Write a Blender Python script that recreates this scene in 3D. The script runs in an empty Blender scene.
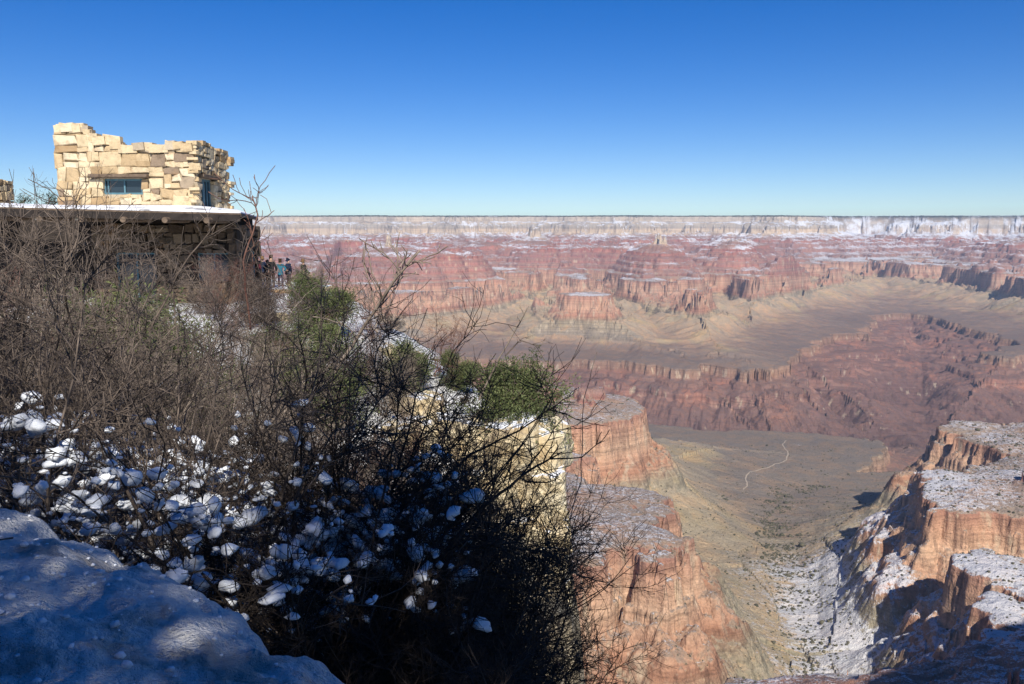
import bpy, bmesh, math, random, time
import numpy as np
from mathutils import Vector, Matrix, Quaternion
from mathutils.bvhtree import BVHTree
T0 = time.time()
C = bpy.context.scene.collection
scene = bpy.context.scene
R = math.radians
F32 = np.float32

# ---------------------------------------------------------------- numpy noise
def _perm(seed):
    r = np.random.RandomState(seed)
    p = np.arange(256, dtype=np.int32); r.shuffle(p)
    return np.concatenate([p, p])
_P = [_perm(s) for s in range(8)]
_ga = np.arange(16) * (2*np.pi/16)
_GX = np.cos(_ga).astype(F32); _GY = np.sin(_ga).astype(F32)
def perlin(x, y, seed=0):
    p = _P[seed % 8]; o = seed*17.31
    x = x + o; y = y - o*1.7
    xi = np.floor(x); yi = np.floor(y)
    fx = (x-xi).astype(F32); fy = (y-yi).astype(F32)
    xi = xi.astype(np.int32) & 255; yi = yi.astype(np.int32) & 255
    x1 = (xi+1) & 255; y1 = (yi+1) & 255
    u = fx*fx*fx*(fx*(fx*6-15)+10); v = fy*fy*fy*(fy*(fy*6-15)+10)
    def g(a, b, dx, dy):
        h = p[p[a]+b] & 15
        return _GX[h]*dx + _GY[h]*dy
    n00 = g(xi, yi, fx, fy); n10 = g(x1, yi, fx-1, fy)
    n01 = g(xi, y1, fx, fy-1); n11 = g(x1, y1, fx-1, fy-1)
    a = n00 + u*(n10-n00); b = n01 + u*(n11-n01)
    return (a + v*(b-a))*1.5
def fbm(x, y, octv=4, seed=0, gain=.5, lac=2.03):
    s = 0; a = 1.0; t = 0
    for i in range(octv):
        s = s + a*perlin(x, y, seed+i); t += a
        x = x*lac; y = y*lac; a *= gain
    return s/t
def ridged(x, y, octv=3, seed=0, gain=.5):
    s = 0; a = 1.0; t = 0
    for i in range(octv):
        s = s + a*(1-2*np.abs(perlin(x, y, seed+i))); t += a
        x = x*2.07; y = y*2.07; a *= gain
    return s/t
def sstep(a, b, x):
    u = np.clip((x-a)/(b-a), 0, 1); return u*u*(3-2*u)

# ---------------------------------------------------------------- materials
def newmat(name):
    m = bpy.data.materials.new(name); m.use_nodes = True
    nt = m.node_tree; nt.nodes.clear()
    out = nt.nodes.new('ShaderNodeOutputMaterial')
    b = nt.nodes.new('ShaderNodeBsdfPrincipled')
    nt.links.new(b.outputs[0], out.inputs[0])
    return m, nt, b
class NB:
    """small node builder"""
    def __init__(s, nt): s.nt = nt
    def n(s, t, **k):
        nd = s.nt.nodes.new(t)
        for a, v in k.items(): setattr(nd, a, v)
        return nd
    def put(s, sock, v):
        if isinstance(v, bpy.types.NodeSocket): s.nt.links.new(v, sock)
        elif v is not None:
            if sock.type == 'RGBA' and len(v) == 3: v = (*v, 1)
            sock.default_value = v
    def math(s, op, a, b=0.0, c=None, clamp=False):
        nd = s.n('ShaderNodeMath', operation=op, use_clamp=clamp)
        s.put(nd.inputs[0], a); s.put(nd.inputs[1], b)
        if c is not None: s.put(nd.inputs[2], c)
        return nd.outputs[0]
    def noise(s, vec, scale, detail=4, rough=.55, dist=0):
        nd = s.n('ShaderNodeTexNoise'); s.put(nd.inputs['Vector'], vec)
        nd.inputs['Scale'].default_value = scale; nd.inputs['Detail'].default_value = detail
        nd.inputs['Roughness'].default_value = rough; nd.inputs['Distortion'].default_value = dist
        return nd.outputs[0]
    def vor(s, vec, scale, feature='F1', rnd=1.0):
        nd = s.n('ShaderNodeTexVoronoi', feature=feature); s.put(nd.inputs['Vector'], vec)
        nd.inputs['Scale'].default_value = scale; nd.inputs['Randomness'].default_value = rnd
        return nd.outputs['Distance']
    def mix(s, f, a, b, blend='MIX'):
        nd = s.n('ShaderNodeMix', data_type='RGBA', blend_type=blend)
        s.put(nd.inputs[0], f); s.put(nd.inputs[6], a); s.put(nd.inputs[7], b)
        return nd.outputs[2]
    def ramp(s, f, stops, interp='LINEAR'):
        nd = s.n('ShaderNodeValToRGB'); nd.color_ramp.interpolation = interp
        e = nd.color_ramp.elements
        while len(e) > 1: e.remove(e[-1])
        e[0].position = stops[0][0]; e[0].color = (*stops[0][1], 1)
        for p, c in stops[1:]:
            x = e.new(p); x.color = (*c, 1)
        s.put(nd.inputs[0], f); return nd.outputs[0]
    def maprange(s, v, a, b, c=0.0, d=1.0, smooth=True):
        nd = s.n('ShaderNodeMapRange', interpolation_type='SMOOTHSTEP' if smooth else 'LINEAR')
        for i, x in enumerate((v, a, b, c, d)): s.put(nd.inputs[i], x)
        return nd.outputs[0]
    def scalevec(s, vec, sc):
        nd = s.n('ShaderNodeMapping'); s.put(nd.inputs[0], vec); nd.inputs['Scale'].default_value = sc
        return nd.outputs[0]
    def bump(s, h, strength, dist, normal=None):
        nd = s.n('ShaderNodeBump'); nd.inputs['Strength'].default_value = strength
        nd.inputs['Distance'].default_value = dist; s.put(nd.inputs['Height'], h)
        if normal is not None: s.put(nd.inputs['Normal'], normal)
        return nd.outputs[0]
def g1(v): return (v, v, v)

# ---------------------------------------------------------------- canyon terrain
DIP = 0.02
TT = np.array([[-900,12],[-60,4],[0,0],[12,-62],[22,-92],[60,-112],[120,-165],[138,-275],[200,-318],[320,-372],
 [327,-398],[400,-425],[407,-456],[490,-486],[498,-520],[590,-552],[600,-584],[690,-606],[698,-611],[702,-640],[706,-643],[711,-690],[716,-694],[720,-734],[726,-740],[729,-766],
 [745,-784],[752,-800],[830,-846],[900,-873],[1000,-902],[1200,-934],[1500,-956],[2900,-1000],[2908,-1036],[2914,-1040],[2920,-1066],[3000,-1090],[3006,-1112],[3150,-1150],[3158,-1192],[3300,-1250],[3500,-1370],[3700,-1395],[9000,-1400]], float)

def chaikin(P, n=2, closed=True):
    P = np.array(P, float)
    for _ in range(n):
        Q = np.roll(P, -1, 0) if closed else P[1:]
        A = P if closed else P[:-1]
        N = np.empty((2*len(A), P.shape[1])); N[0::2] = .75*A+.25*Q; N[1::2] = .25*A+.75*Q
        if not closed: N = np.vstack([P[:1], N, P[-1:]])
        P = N
    return P
def seg_dist(X, Y, P, closed=True, val=None):
    """distance to a polyline, nearest point, and (optional) value interpolated there"""
    best = np.full(X.shape, 1e18); nx = np.zeros(X.shape); ny = np.zeros(X.shape); vv = np.zeros(X.shape)
    n = len(P)
    for i in range(n if closed else n-1):
        a = P[i]; b = P[(i+1) % n]
        dx, dy = b[0]-a[0], b[1]-a[1]; L2 = dx*dx+dy*dy+1e-9
        s = np.clip(((X-a[0])*dx+(Y-a[1])*dy)/L2, 0, 1)
        qx = a[0]+s*dx; qy = a[1]+s*dy
        d = (X-qx)**2+(Y-qy)**2
        m = d < best
        best = np.where(m, d, best); nx = np.where(m, qx, nx); ny = np.where(m, qy, ny)
        if P.shape[1] > 2: vv = np.where(m, a[2]+s*(b[2]-a[2]), vv)
    return np.sqrt(best), nx, ny, vv
def inside(X, Y, P):
    c = np.zeros(X.shape, bool); n = len(P)
    for i in range(n):
        x1, y1 = P[i][:2]; x2, y2 = P[(i+1) % n][:2]
        if y1 == y2: continue
        c ^= ((y1 > Y) != (y2 > Y)) & (X < (x2-x1)*(Y-y1)/(y2-y1)+x1)
    return c
# (outline, t on the outline, inner rate, smallest t inside, outer rate)
MESAS = [
 # south rim to the right, out of the frame: its shadow falls into the valley
 ([(-1600,-400),(-900,-60),(-500,20),(-220,60),(-120,20),(-40,-30),(60,-30),(230,70),(330,110),(415,235),(560,325),(645,482),(815,478),(915,520),(1030,590),(1350,520),(1700,900),(2400,1100),(2600,-400)], 0, 1, -400, 1),
 # left ridge: its cliff runs along the valley
 ([(-1500,600),(-500,820),(-60,1080),(60,1250),(150,1385),(260,1400),(350,1440),(372,1540),(335,1610),(365,1730),(372,1830),(270,1960),(235,2150),(190,2340),(310,2470),(455,2590),(470,2730),(380,2900),(120,3100),(-200,3150),(-500,3500),(-1100,3700),(-1900,3200)], 700, .34, 470, 1),
 # right promontories
 ([(1700,2600),(1400,2520),(1215,2440),(1190,2340),(1260,2230),(1240,2080),(1060,2040),(950,1985),(905,1900),(880,1760),(850,1680),(930,1640),(1020,1660),(1110,1600),(1000,1500),(900,1500),(790,1450),(745,1330),(700,1210),(640,1090),(760,980),(1100,950),(2600,900),(2700,2400)], 700, .35, 560, 1),
 # north side, Redwall outlines
 ([(-9000,9600),(-6000,8700),(-4200,8900),(-3300,8200),(-2600,8000),(-2300,8700),(-1900,8300),(-1500,7650),(-1000,7500),(-650,7800),(-420,7600),(-60,7450),(60,7700),(-50,8200),(100,9300),(450,9900),(820,9700),(1020,9200),(1150,8600),(1380,7850),(1560,7000),(1800,6720),(1920,7000),(1850,7700),(2030,8800),(2330,9300),(2520,8300),(2420,7500),(2720,6850),(3050,7150),(3300,7800),(3700,8900),(4000,10500),(4300,13000),(3000,15500),(-9000,15500)], 700, .16, 200, .38),
 ([(320,6760),(560,6570),(800,6650),(860,6900),(680,7120),(370,7060)], 700, .1, 655, .6),
 ([(6400,12500),(6050,11200),(5550,10200),(5150,9300),(5500,8900),(5900,8900),(5900,8300),(6300,7800),(6900,7500),(7400,7000),(9500,7200),(16000,9000),(16000,15500),(7000,15500)], 700, .2, 200, .4),
 # north rim
 ([(-14000,14800),(-8500,15600),(-7000,14700),(-5600,15800),(-4300,14900),(-3300,15400),(-2500,14800),(-1800,15700),(-700,15300),(200,15900),(1100,15200),(2100,14900),(2900,15600),(4200,15200),(4900,14700),(5600,15600),(6900,17500),(7600,16700),(8600,15300),(9600,15600),(11000,14600),(13000,15500),(24000,14000),(24000,40000),(-24000,40000)], 0, 1, -300, .27),
]
# temples standing on the north ridges (x, y, t at the top, radius of the flat top, outer rate)
TEMPLES = [(-1240,8800,112,60,.62),(1650,9500,100,70,.62),(-380,8900,330,90,.6),(3050,9200,250,120,.6),(1150,9100,400,120,.6),(-4600,11000,100,200,.5),(300,12000,120,90,.5),
 (3000,11500,140,200,.5),(-650,10800,250,150,.4),(700,10400,330,150,.4),(2500,9600,300,150,.4),(7400,11400,100,200,.5),(7300,9300,250,300,.5),
 (5600,10200,330,200,.5),(-1900,8900,330,200,.4),(-900,8500,400,200,.4),(-5200,10200,200,250,.5)]
# drainages (x, y, t on the bed, ...), rate of rise away from the bed, bed half width
DRAINS = [
 ([(-12000,5600,3600),(-6000,5300,3600),(-3000,5600,3600),(-1200,5250,3600),(0,5300,3600),(900,4850,3600),(1700,4600,3600),(2500,4900,3600),(3500,5350,3600),(4700,5600,3600),(6500,5250,3600),(9000,5400,3600)], .85),
 ([(2500,4900,3600),(3050,6100,3420),(3700,7500,3300),(4250,8800,3050),(4700,10200,1900),(5100,11500,1150),(5300,12400,760)], .8, 1.2),
 ([(4700,5600,3600),(5100,6600,3200),(5500,7400,2600),(6100,8000,1300)], 1.0, 2),
 ([(520,1150,860),(600,1600,940),(690,1950,1050),(800,2450,1350),(930,2850,2200),(1200,3150,2800),(1550,3330,2960),(1950,3600,3150),(2300,4000,3350),(2600,4700,3600)], 1.0, 2.1),
 ([(2500,2900,2000),(2350,3300,2950),(2350,3900,3250)], 1.3),
 ([(3400,3100,2000),(3500,3900,3050),(3500,4700,3450)], 1.1),
 ([(-200,5200,3500),(-350,6200,2950),(-150,7050,1500),(150,8000,950),(480,9800,760)], 1.6),
 ([(1500,4900,3500),(1300,5900,2950),(1260,6700,1500),(1150,7600,1000),(900,9000,800)], 1.6),
 ([(2200,5300,3500),(2150,6300,2850),(2130,7200,1400),(2200,8900,900)], 1.5),
 ([(-2600,5600,3500),(-2500,6600,2900),(-2250,7800,1300),(-2000,9500,850),(-2300,12000,650)], 1.5),
 ([(-4600,5600,3500),(-4900,7200,2600),(-4700,9500,1000),(-3300,12500,500)], .9),
 ([(-600,5000,3500),(-500,4300,3050),(-700,3700,2300)], 1.0),
 ([(7200,5200,3500),(8200,6200,2900),(9500,7400,1500)], 1.0),
]
def raw_t(X, Y):
    """(t, nearest-point coordinates) from the hand laid landforms"""
    t = np.full(X.shape, 2400.0); NX = X.copy(); NY = Y.copy()
    for P, tc, kin, tmin, kout in MESAS:
        P = chaikin(P, 2)
        d, nx, ny, _ = seg_dist(X, Y, P)
        ins = inside(X, Y, P)
        v = np.where(ins, np.maximum(tc-(np.minimum(d, 45)*.8+np.maximum(d-45, 0)*kin if kin != .16 and kin != .2 else np.interp(d, [0, 560, 4000, 9000], [0, 340, 470, 560])), tmin), tc+kout*d)
        m = v < t
        t = np.where(m, v, t); NX = np.where(m, nx, NX); NY = np.where(m, ny, NY)
    for (cx, cy, tt, r, k) in TEMPLES:
        d0 = np.hypot(X-cx, (Y-cy)*.6)+1e-6
        v = tt+np.maximum(d0-r, 0)*k
        m = v < t
        t = np.where(m, v, t)
        NX = np.where(m, cx+(X-cx)/d0*r, NX); NY = np.where(m, cy+(Y-cy)/d0*r, NY)
    for P, k, *kk in DRAINS:
        P = chaikin(P, 2, False)
        d, nx, ny, vv = seg_dist(X, Y, P, False)
        v = vv-k*d-((kk[0] if kk else .6)+(7.5 if not kk else 1)*sstep(2500, 3000, vv))*np.maximum(d-np.maximum(vv-2550, 40*k)/k, 0)
        m = v > t
        t = np.where(m, v, t) if not (kk and kk[0] > 2.05) else .5*(t+v+np.sqrt((t-v)**2+110.**2)); NX = np.where(m, nx, NX); NY = np.where(m, ny, NY)
    return t, NX, NY
def upsample(A, fi, fj):
    """bilinear sample of coarse grid A at fractional row fi, column fj"""
    i0 = np.clip(np.floor(fi).astype(int), 0, A.shape[0]-2); j0 = np.clip(np.floor(fj).astype(int), 0, A.shape[1]-2)
    u = (fi-i0)[:, None].astype(F32); v = (fj-j0)[None, :].astype(F32)
    A = A.astype(F32)
    a = A[i0][:, j0]; b = A[i0][:, j0+1]; c = A[i0+1][:, j0]; d = A[i0+1][:, j0+1]
    return (a*(1-v)+b*v)*(1-u)+(c*(1-v)+d*v)*u
STEP = 3
def canyon_height(X, Y, t, NX, NY):
    X = X.astype(F32); Y = Y.astype(F32)
    r = np.hypot(X, Y)
    far = sstep(2500, 6500, r)
    # coordinates stretched down the slope: gullies run downhill
    w = .12
    GX = NX*(1-w)+X*w; GY = NY*(1-w)+Y*w
    vfar = sstep(11500, 13500, r)
    amp = np.clip(.35+(t/900), .35, 1.25); amp = amp*(1-vfar)+1.1*vfar
    big = (150*(ridged(X/2100, Y/2100, 2, 3)-.3)+110*vfar*(ridged(GX/700, GY/900, 2, 0)-.3))*far + 95*fbm(X/760, Y/760, 3, 5)*(.3+.7*far)
    med = 48*(ridged(X/260, Y/260, 3, 1)-.3) + 12*fbm(X/70, Y/70, 3, 2)
    gul = 60*(ridged(GX/210, GY/210, 3, 6)-.3)*(.45+.55*far) + 9*ridged(GX/47, GY/47, 2, 4)
    nsoft = 1-.62*(1-far)*sstep(730, 840, t)
    med = med*nsoft; gul = gul*nsoft
    small = 3.2*fbm(X/17, Y/17, 2, 7) + 9*np.floor(fbm(X/38, Y/38, 3, 6)*4.5+.5)/4.5 + (14+22*far)*nsoft*np.floor(fbm(X/120, Y/120, 3, 3)*4+.5)/4
    onslope = sstep(2500, 1500, t)*.6+.4 + .5*sstep(2600, 2850, t)
    upper = far*sstep(690, 520, t)*(1-vfar)*sstep(120, 420, t)
    rimn = sstep(2300, 2750, t)*far
    big = big + rimn*(230*fbm(X/1300, Y/1300, 2, 6)+110*(ridged(GX/480, GY/480, 3, 4)-.3))
    big = big + upper*(1000*np.clip(ridged(X/2300, Y/2000, 3, 2)-.36, -.12, 1) + 70*fbm(X/420, Y/420, 3, 7))
    damp = 1-.85*np.exp(-((X-590)**2+(Y-6850)**2)/(520.**2))
    big = big*damp; med = med*(.3+.7*damp); gul = gul*(.35+.65*damp)
    tn = t + (big*amp + (med+gul)*np.clip(.55+.5*amp, 0, 1.2))*onslope + small
    tn = np.where(t < 30, np.minimum(tn, t*.6+tn*.4), tn)
    z = np.interp(tn, TT[:, 0], TT[:, 1]).astype(F32)
    tal = -700+34*sstep(450, 800, X)*sstep(3200, 2700, Y)+70*fbm(X/150, Y/150, 3, 1)+14*fbm(X/30, Y/30, 2, 2)-1.05*(tn-704)
    z = z+(np.maximum(z, np.minimum(tal, z+75))-z)*sstep(702, 708, tn)*sstep(905, 770, tn)
    # slopes carry their own gullies where the profile is gentle
    w2 = .3; HX = NX*(1-w2)+X*w2+14*perlin(X/80, Y/80, 1); HY = NY*(1-w2)+Y*w2+14*perlin(X/80, Y/80, 3)
    z += 5*ridged(HX/85, HY/85, 3, 2)*sstep(730, 900, tn)*sstep(2900, 1500, tn)
    w3 = .14; KX = NX*(1-w3)+X*w3+20*perlin(X/160, Y/160, 1); KY = NY*(1-w3)+Y*w3+20*perlin(X/160, Y/160, 3)
    z += (52*(ridged(KX/240, KY/240, 3, 5)-.1)+95*(ridged(KX/560, KY/560, 2, 0)-.1))*sstep(740, 960, tn)*sstep(1700, 1150, tn)*(.10+.90*far)
    z += 20*(ridged(HX/330, HY/330, 4, 5)-.2)*sstep(730, 1000, tn)*sstep(2850, 2300, tn)*(.10+.90*far)
    z += far*(34*(ridged(HX/420, HY/420, 3, 2)-.1)+10*fbm(X/140, Y/140, 3, 1))*sstep(1150, 1600, tn)*sstep(2890, 2500, tn)
    z += 12*ridged(X/150, Y/210, 3, 4)*sstep(2920, 3150, tn) + 46*ridged(X/430+.3*perlin(X/900,Y/900,2), Y/900, 3, 1)*sstep(2920, 3300, tn) + 30*ridged(GX/120, GY/160, 2, 3)*sstep(2920, 3150, tn)
    z += 6*fbm(X/330, Y/330, 3, 6) + 1.6*fbm(X/45, Y/45, 3, 0)+.5*fbm(X/9, Y/9, 2, 3)
    z += 16*np.clip(fbm(X/60, Y/60, 2, 2)+.2, 0, 1)*sstep(9000, 12000, r)*sstep(0, -20, tn)
    z += 48*far*sstep(700, 0, tn)*sstep(9000, 13500, r)
    z += 14*fbm(X/2500, Y/2500, 2, 1)*sstep(0, -20, tn)*far
    return z+DIP*Y, tn
QUAL = 1.0
def build_canyon():
    az = np.concatenate([np.linspace(-42, -33, 60, endpoint=False), np.linspace(-33, -19, 300, endpoint=False),np.linspace(-19, 34, int(1180*QUAL), endpoint=False), np.linspace(34, 88, 220)])
    rr = [120.0]
    while rr[-1] < 23000:
        r = rr[-1]
        if r < 800: d = 7
        elif r < 1250: d = 2.6
        elif r < 2100: d = 1.9
        elif r < 5200: d = 2.6+(r-2100)/3100*6
        elif r < 10500: d = 9
        elif r < 16800: d = 14
        elif r < 17000: d = 14
        else: d = 14+(r-16800)*.09
        rr.append(r+d/QUAL)
    rr = np.array(rr)
    print('grid', len(az), len(rr))
    ai = np.arange(len(az)); ri = np.arange(len(rr))
    ca = np.interp(np.arange(0, len(az)+STEP, STEP), ai, az); cr = np.interp(np.arange(0, len(rr)+STEP, STEP), ri, rr)
    CX = cr[:, None]*np.sin(np.radians(ca))[None]; CY = cr[:, None]*np.cos(np.radians(ca))[None]
    t, NX, NY = raw_t(CX, CY)
    print('raw_t', time.time()-T0)
    fi = ri/STEP; fj = ai/STEP
    t = upsample(t, fi, fj); NX = upsample(NX, fi, fj); NY = upsample(NY, fi, fj)
    X = rr[:, None]*np.sin(np.radians(az))[None]; Y = rr[:, None]*np.cos(np.radians(az))[None]
    Z, tn = canyon_height(X, Y, t, NX, NY)
    print('height', time.time()-T0)
    nr, na = X.shape
    co = np.stack([X, Y, Z], -1).astype(F32).reshape(-1, 3)
    idx = np.arange(nr*na, dtype=np.int32).reshape(nr, na)
    q = np.stack([idx[:-1, :-1], idx[:-1, 1:], idx[1:, 1:], idx[1:, :-1]], -1).reshape(-1, 4)[:, ::-1]
    me = bpy.data.meshes.new('canyon_terrain')
    me.vertices.add(len(co)); me.vertices.foreach_set('co', co.ravel())
    nf = len(q)
    me.loops.add(nf*4); me.loops.foreach_set('vertex_index', np.ascontiguousarray(q).ravel())
    me.polygons.add(nf); me.polygons.foreach_set('loop_start', np.arange(nf, dtype=np.int32)*4)
    me.polygons.foreach_set('loop_total', np.full(nf, 4, np.int32))
    me.update(calc_edges=True)
    me.polygons.foreach_set('use_smooth', np.ones(nf, bool))
    at = me.attributes.new('tval', 'FLOAT', 'POINT'); at.data.foreach_set('value', tn.astype(F32).ravel())
    o = bpy.data.objects.new('canyon_terrain', me); C.objects.link(o); o['kind'] = 'structure'
    print('mesh', time.time()-T0)
    return o, dict(az=az, rr=rr, Z=Z, tn=tn)
canyon, GRID = build_canyon()
def ground(x, y):
    """height of the canyon mesh at a plan position"""
    a = math.degrees(math.atan2(x, y)); r = math.hypot(x, y)
    fj = np.interp(a, GRID['az'], np.arange(len(GRID['az']))); fi = np.interp(r, GRID['rr'], np.arange(len(GRID['rr'])))
    i = min(int(fi), len(GRID['rr'])-2); j = min(int(fj), len(GRID['az'])-2); u = fi-i; v = fj-j; Z = GRID['Z']
    return float((Z[i, j]*(1-v)+Z[i, j+1]*v)*(1-u)+(Z[i+1, j]*(1-v)+Z[i+1, j+1]*v)*u)

def canyon_material():
    m, nt, b = newmat('canyon_rock'); N = NB(nt)
    geo = N.n('ShaderNodeNewGeometry'); pos = geo.outputs['Position']
    sp = N.n('ShaderNodeSeparateXYZ'); N.put(sp.inputs[0], pos)
    X, Y, Z = sp.outputs
    sn = N.n('ShaderNodeSeparateXYZ'); N.put(sn.inputs[0], geo.outputs['Normal'])
    nz = sn.outputs[2]; nyy = sn.outputs[1]
    far = N.maprange(Y, 3000.0, 7000.0)
    zb = N.math('SUBTRACT', Z, N.math('MULTIPLY', Y, DIP))
    n_big = N.noise(pos, .0016, 5); n_mid = N.noise(pos, .012, 5, .6); n_fine = N.noise(pos, .09, 4, .65)
    zd = N.math('ADD', zb, N.math('MULTIPLY', N.math('SUBTRACT', n_mid, .5), 34.0))
    zd = N.math('ADD', zd, N.math('MULTIPLY', N.math('SUBTRACT', n_fine, .5), 10.0))
    u = N.maprange(zd, -1420.0, 60.0, 0.0, 1.0, False)
    def S(z): return (z+1420)/1480
    # bare rock by stratum
    rock = N.ramp(u, [(0, (.14,.085,.075)), (S(-1200), (.16,.10,.085)), (S(-1185), (.30,.19,.145)), (S(-1158), (.29,.17,.13)), (S(-1148), (.215,.125,.10)), (S(-1090), (.225,.14,.11)), (S(-1050), (.30,.19,.13)),
      (S(-1000), (.26,.18,.125)), (S(-900), (.25,.23,.175)), (S(-850), (.29,.255,.18)), (S(-800), (.30,.25,.17)), (S(-760), (.42,.215,.13)), (S(-690), (.53,.345,.225)),
      (S(-640), (.49,.285,.185)), (S(-605), (.33,.17,.12)), (S(-580), (.34,.16,.12)), (S(-552), (.30,.19,.155)), (S(-520), (.35,.155,.12)), (S(-480), (.31,.185,.15)), (S(-455), (.34,.155,.125)), (S(-420), (.30,.17,.14)), (S(-395), (.36,.16,.125)),
      (S(-330), (.34,.125,.085)), (S(-285), (.42,.28,.19)), (S(-270), (.56,.46,.33)), (S(-180), (.53,.42,.30)), (S(-160), (.36,.31,.25)), (S(-100), (.42,.38,.31)), (S(-80), (.50,.42,.32)), (S(38), (.46,.40,.32)), (S(48), (.05,.06,.04))])
    # soil and scree on gentle ground
    soil = N.ramp(u, [(0, (.13,.085,.075)), (S(-1150), (.185,.12,.10)), (S(-1040), (.195,.135,.11)), (S(-1000), (.20,.165,.132)), (S(-958), (.22,.18,.142)), (S(-935), (.30,.245,.175)), (S(-880), (.37,.305,.205)), (S(-790), (.37,.30,.205)),
      (S(-740), (.34,.24,.17)), (S(-610), (.27,.215,.17)), (S(-560), (.27,.165,.13)), (S(-400), (.27,.15,.12)), (S(-300), (.27,.17,.13)), (S(-240), (.33,.27,.21)), (S(-100), (.33,.29,.24)), (S(20), (.20,.18,.14)), (S(44), (.04,.05,.035))])
    redw = N.math('MULTIPLY', N.maprange(zd, -790.0, -750.0), N.maprange(zd, -590.0, -625.0))
    rock = N.mix(N.math('MULTIPLY', N.math('MULTIPLY', far, redw), .25), rock, (.33,.185,.15))
    flat = N.maprange(N.math('ADD', nz, N.math('MULTIPLY', N.math('SUBTRACT', n_fine, .5), .35)), .58, .84)
    col = N.mix(flat, rock, soil)
    col = N.mix(N.math('MULTIPLY', far, N.maprange(zb, -780.0, -900.0, .35, 1.0)), col, N.mix(1.0, col, (.96,.84,.82), 'MULTIPLY'))
    # orange shale patches in the inner gorge
    op = N.math('MULTIPLY', N.maprange(N.noise(pos, .0036, 6, .68, .8), .50, .66), N.math('MULTIPLY', N.maprange(zb, -1240.0, -1170.0), N.maprange(zb, -1040.0, -1090.0)))
    col = N.mix(N.math('MULTIPLY', op, .6), col, (.37,.165,.105))
    # ochre patches on the slopes under the cliffs
    oc = N.math('MULTIPLY', N.maprange(N.noise(pos, .0035, 4, .6), .52, .66), N.math('MULTIPLY', N.maprange(zb, -975.0, -930.0), N.maprange(zb, -780.0, -830.0)))
    col = N.mix(N.math('MULTIPLY', oc, .6), col, (.36,.28,.15))
    # streaks down the cliffs
    st = N.noise(N.scalevec(pos, (.05, .05, .004)), 1.0, 5, .65)
    cliff = N.maprange(nz, .72, .45)
    dark = N.mix(N.math('MULTIPLY', cliff, N.maprange(st, .48, .66)), (1,1,1), (.62,.62,.64))
    col = N.mix(1.0, col, dark, 'MULTIPLY')
    pale = N.math('MULTIPLY', cliff, N.maprange(N.noise(N.scalevec(pos, (.022, .022, .007)), 1.3, 5, .6), .54, .68))
    col = N.mix(N.math('MULTIPLY', pale, .7), col, (.50,.40,.28))
    # thin bed lines
    bl = N.noise(N.scalevec(pos, (.0012, .0012, .11)), 1.0, 3, .7)
    col = N.mix(N.maprange(nz, .9, .6, .12, 1.0), col, N.ramp(bl, [(.30, g1(.66)), (.5, g1(1.0)), (.72, g1(1.25))]), 'MULTIPLY')
    # large and small tone changes
    col = N.mix(1.0, col, N.ramp(n_big, [(.25, (.80,.80,.82)), (.5, g1(1)), (.75, (1.18,1.13,1.05))]), 'MULTIPLY')
    col = N.mix(1.0, col, N.ramp(N.noise(pos, .25, 4, .75), [(.25, g1(.66)), (.5, g1(1.0)), (.8, g1(1.28))]), 'MULTIPLY')
    col = N.mix(N.math('MULTIPLY', flat, N.maprange(N.noise(pos, .011, 6, .7, .5), .42, .62)), col, N.mix(1.0, col, (1.28,1.12,.98), 'MULTIPLY'))
    # scrub dots
    dots = N.math('MULTIPLY', N.maprange(N.vor(pos, .085), .26, .16), N.maprange(n_fine, .44, .56))
    dots = N.math('MULTIPLY', dots, N.maprange(nz, .55, .75))
    col = N.mix(N.math('MULTIPLY', dots, .7), col, (.06,.065,.04))
    # snow: high, on gentle ground, more on slopes that face away from the sun
    hi = N.ramp(u, [(S(-1000), g1(-.62)), (S(-900), g1(-.40)), (S(-780), g1(-.32)), (S(-620), g1(-.14)), (S(-500), g1(-.20)), (S(-400), g1(-.12)), (S(-330), g1(.06)), (S(-250), g1(.14)), (S(-100), g1(.17)), (S(-10), g1(.12)), (S(0), g1(.1))])
    sep = N.n('ShaderNodeSeparateColor'); N.put(sep.inputs[0], hi)
    # ramps clamp at zero, so the value is shifted by one below
    at = N.n('ShaderNodeAttribute', attribute_name='snow')
    sv = N.math('ADD', at.outputs['Fac'], N.math('MULTIPLY', N.math('SUBTRACT', nz, .72), .9))
    sv = N.math('ADD', sv, N.math('MULTIPLY', N.math('SUBTRACT', n_mid, .5), .45))
    sv = N.math('ADD', sv, N.math('MULTIPLY', N.math('SUBTRACT', n_fine, .5), .9))
    sv = N.math('ADD', sv, N.math('MULTIPLY', N.math('SUBTRACT', N.noise(pos, .004, 4, .6), .5), N.maprange(Y, 3000.0, 7000.0, .5, 1.1)))
    sv = N.math('ADD', sv, N.math('MULTIPLY', N.math('SUBTRACT', N.noise(pos, .4, 3, .75), .5), 1.1))
    snow = N.math('MULTIPLY', N.maprange(sv, .0, .26), N.maprange(zb, -500.0, -330.0, .58, .80))
    col = N.mix(snow, col, (.80,.82,.86))
    nt.links.new(col, b.inputs['Base Color'])
    b.inputs['Roughness'].default_value = .95; b.inputs['Specular IOR Level'].default_value = .15
    nt.nodes.remove(sep)
    h = N.math('ADD', N.math('MULTIPLY', n_fine, 1.0), N.math('MULTIPLY', N.noise(pos, .35, 4, .7), .4))
    bp = N.bump(h, .8, 9.0)
    nt.links.new(bp, b.inputs['Normal'])
    return m
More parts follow.
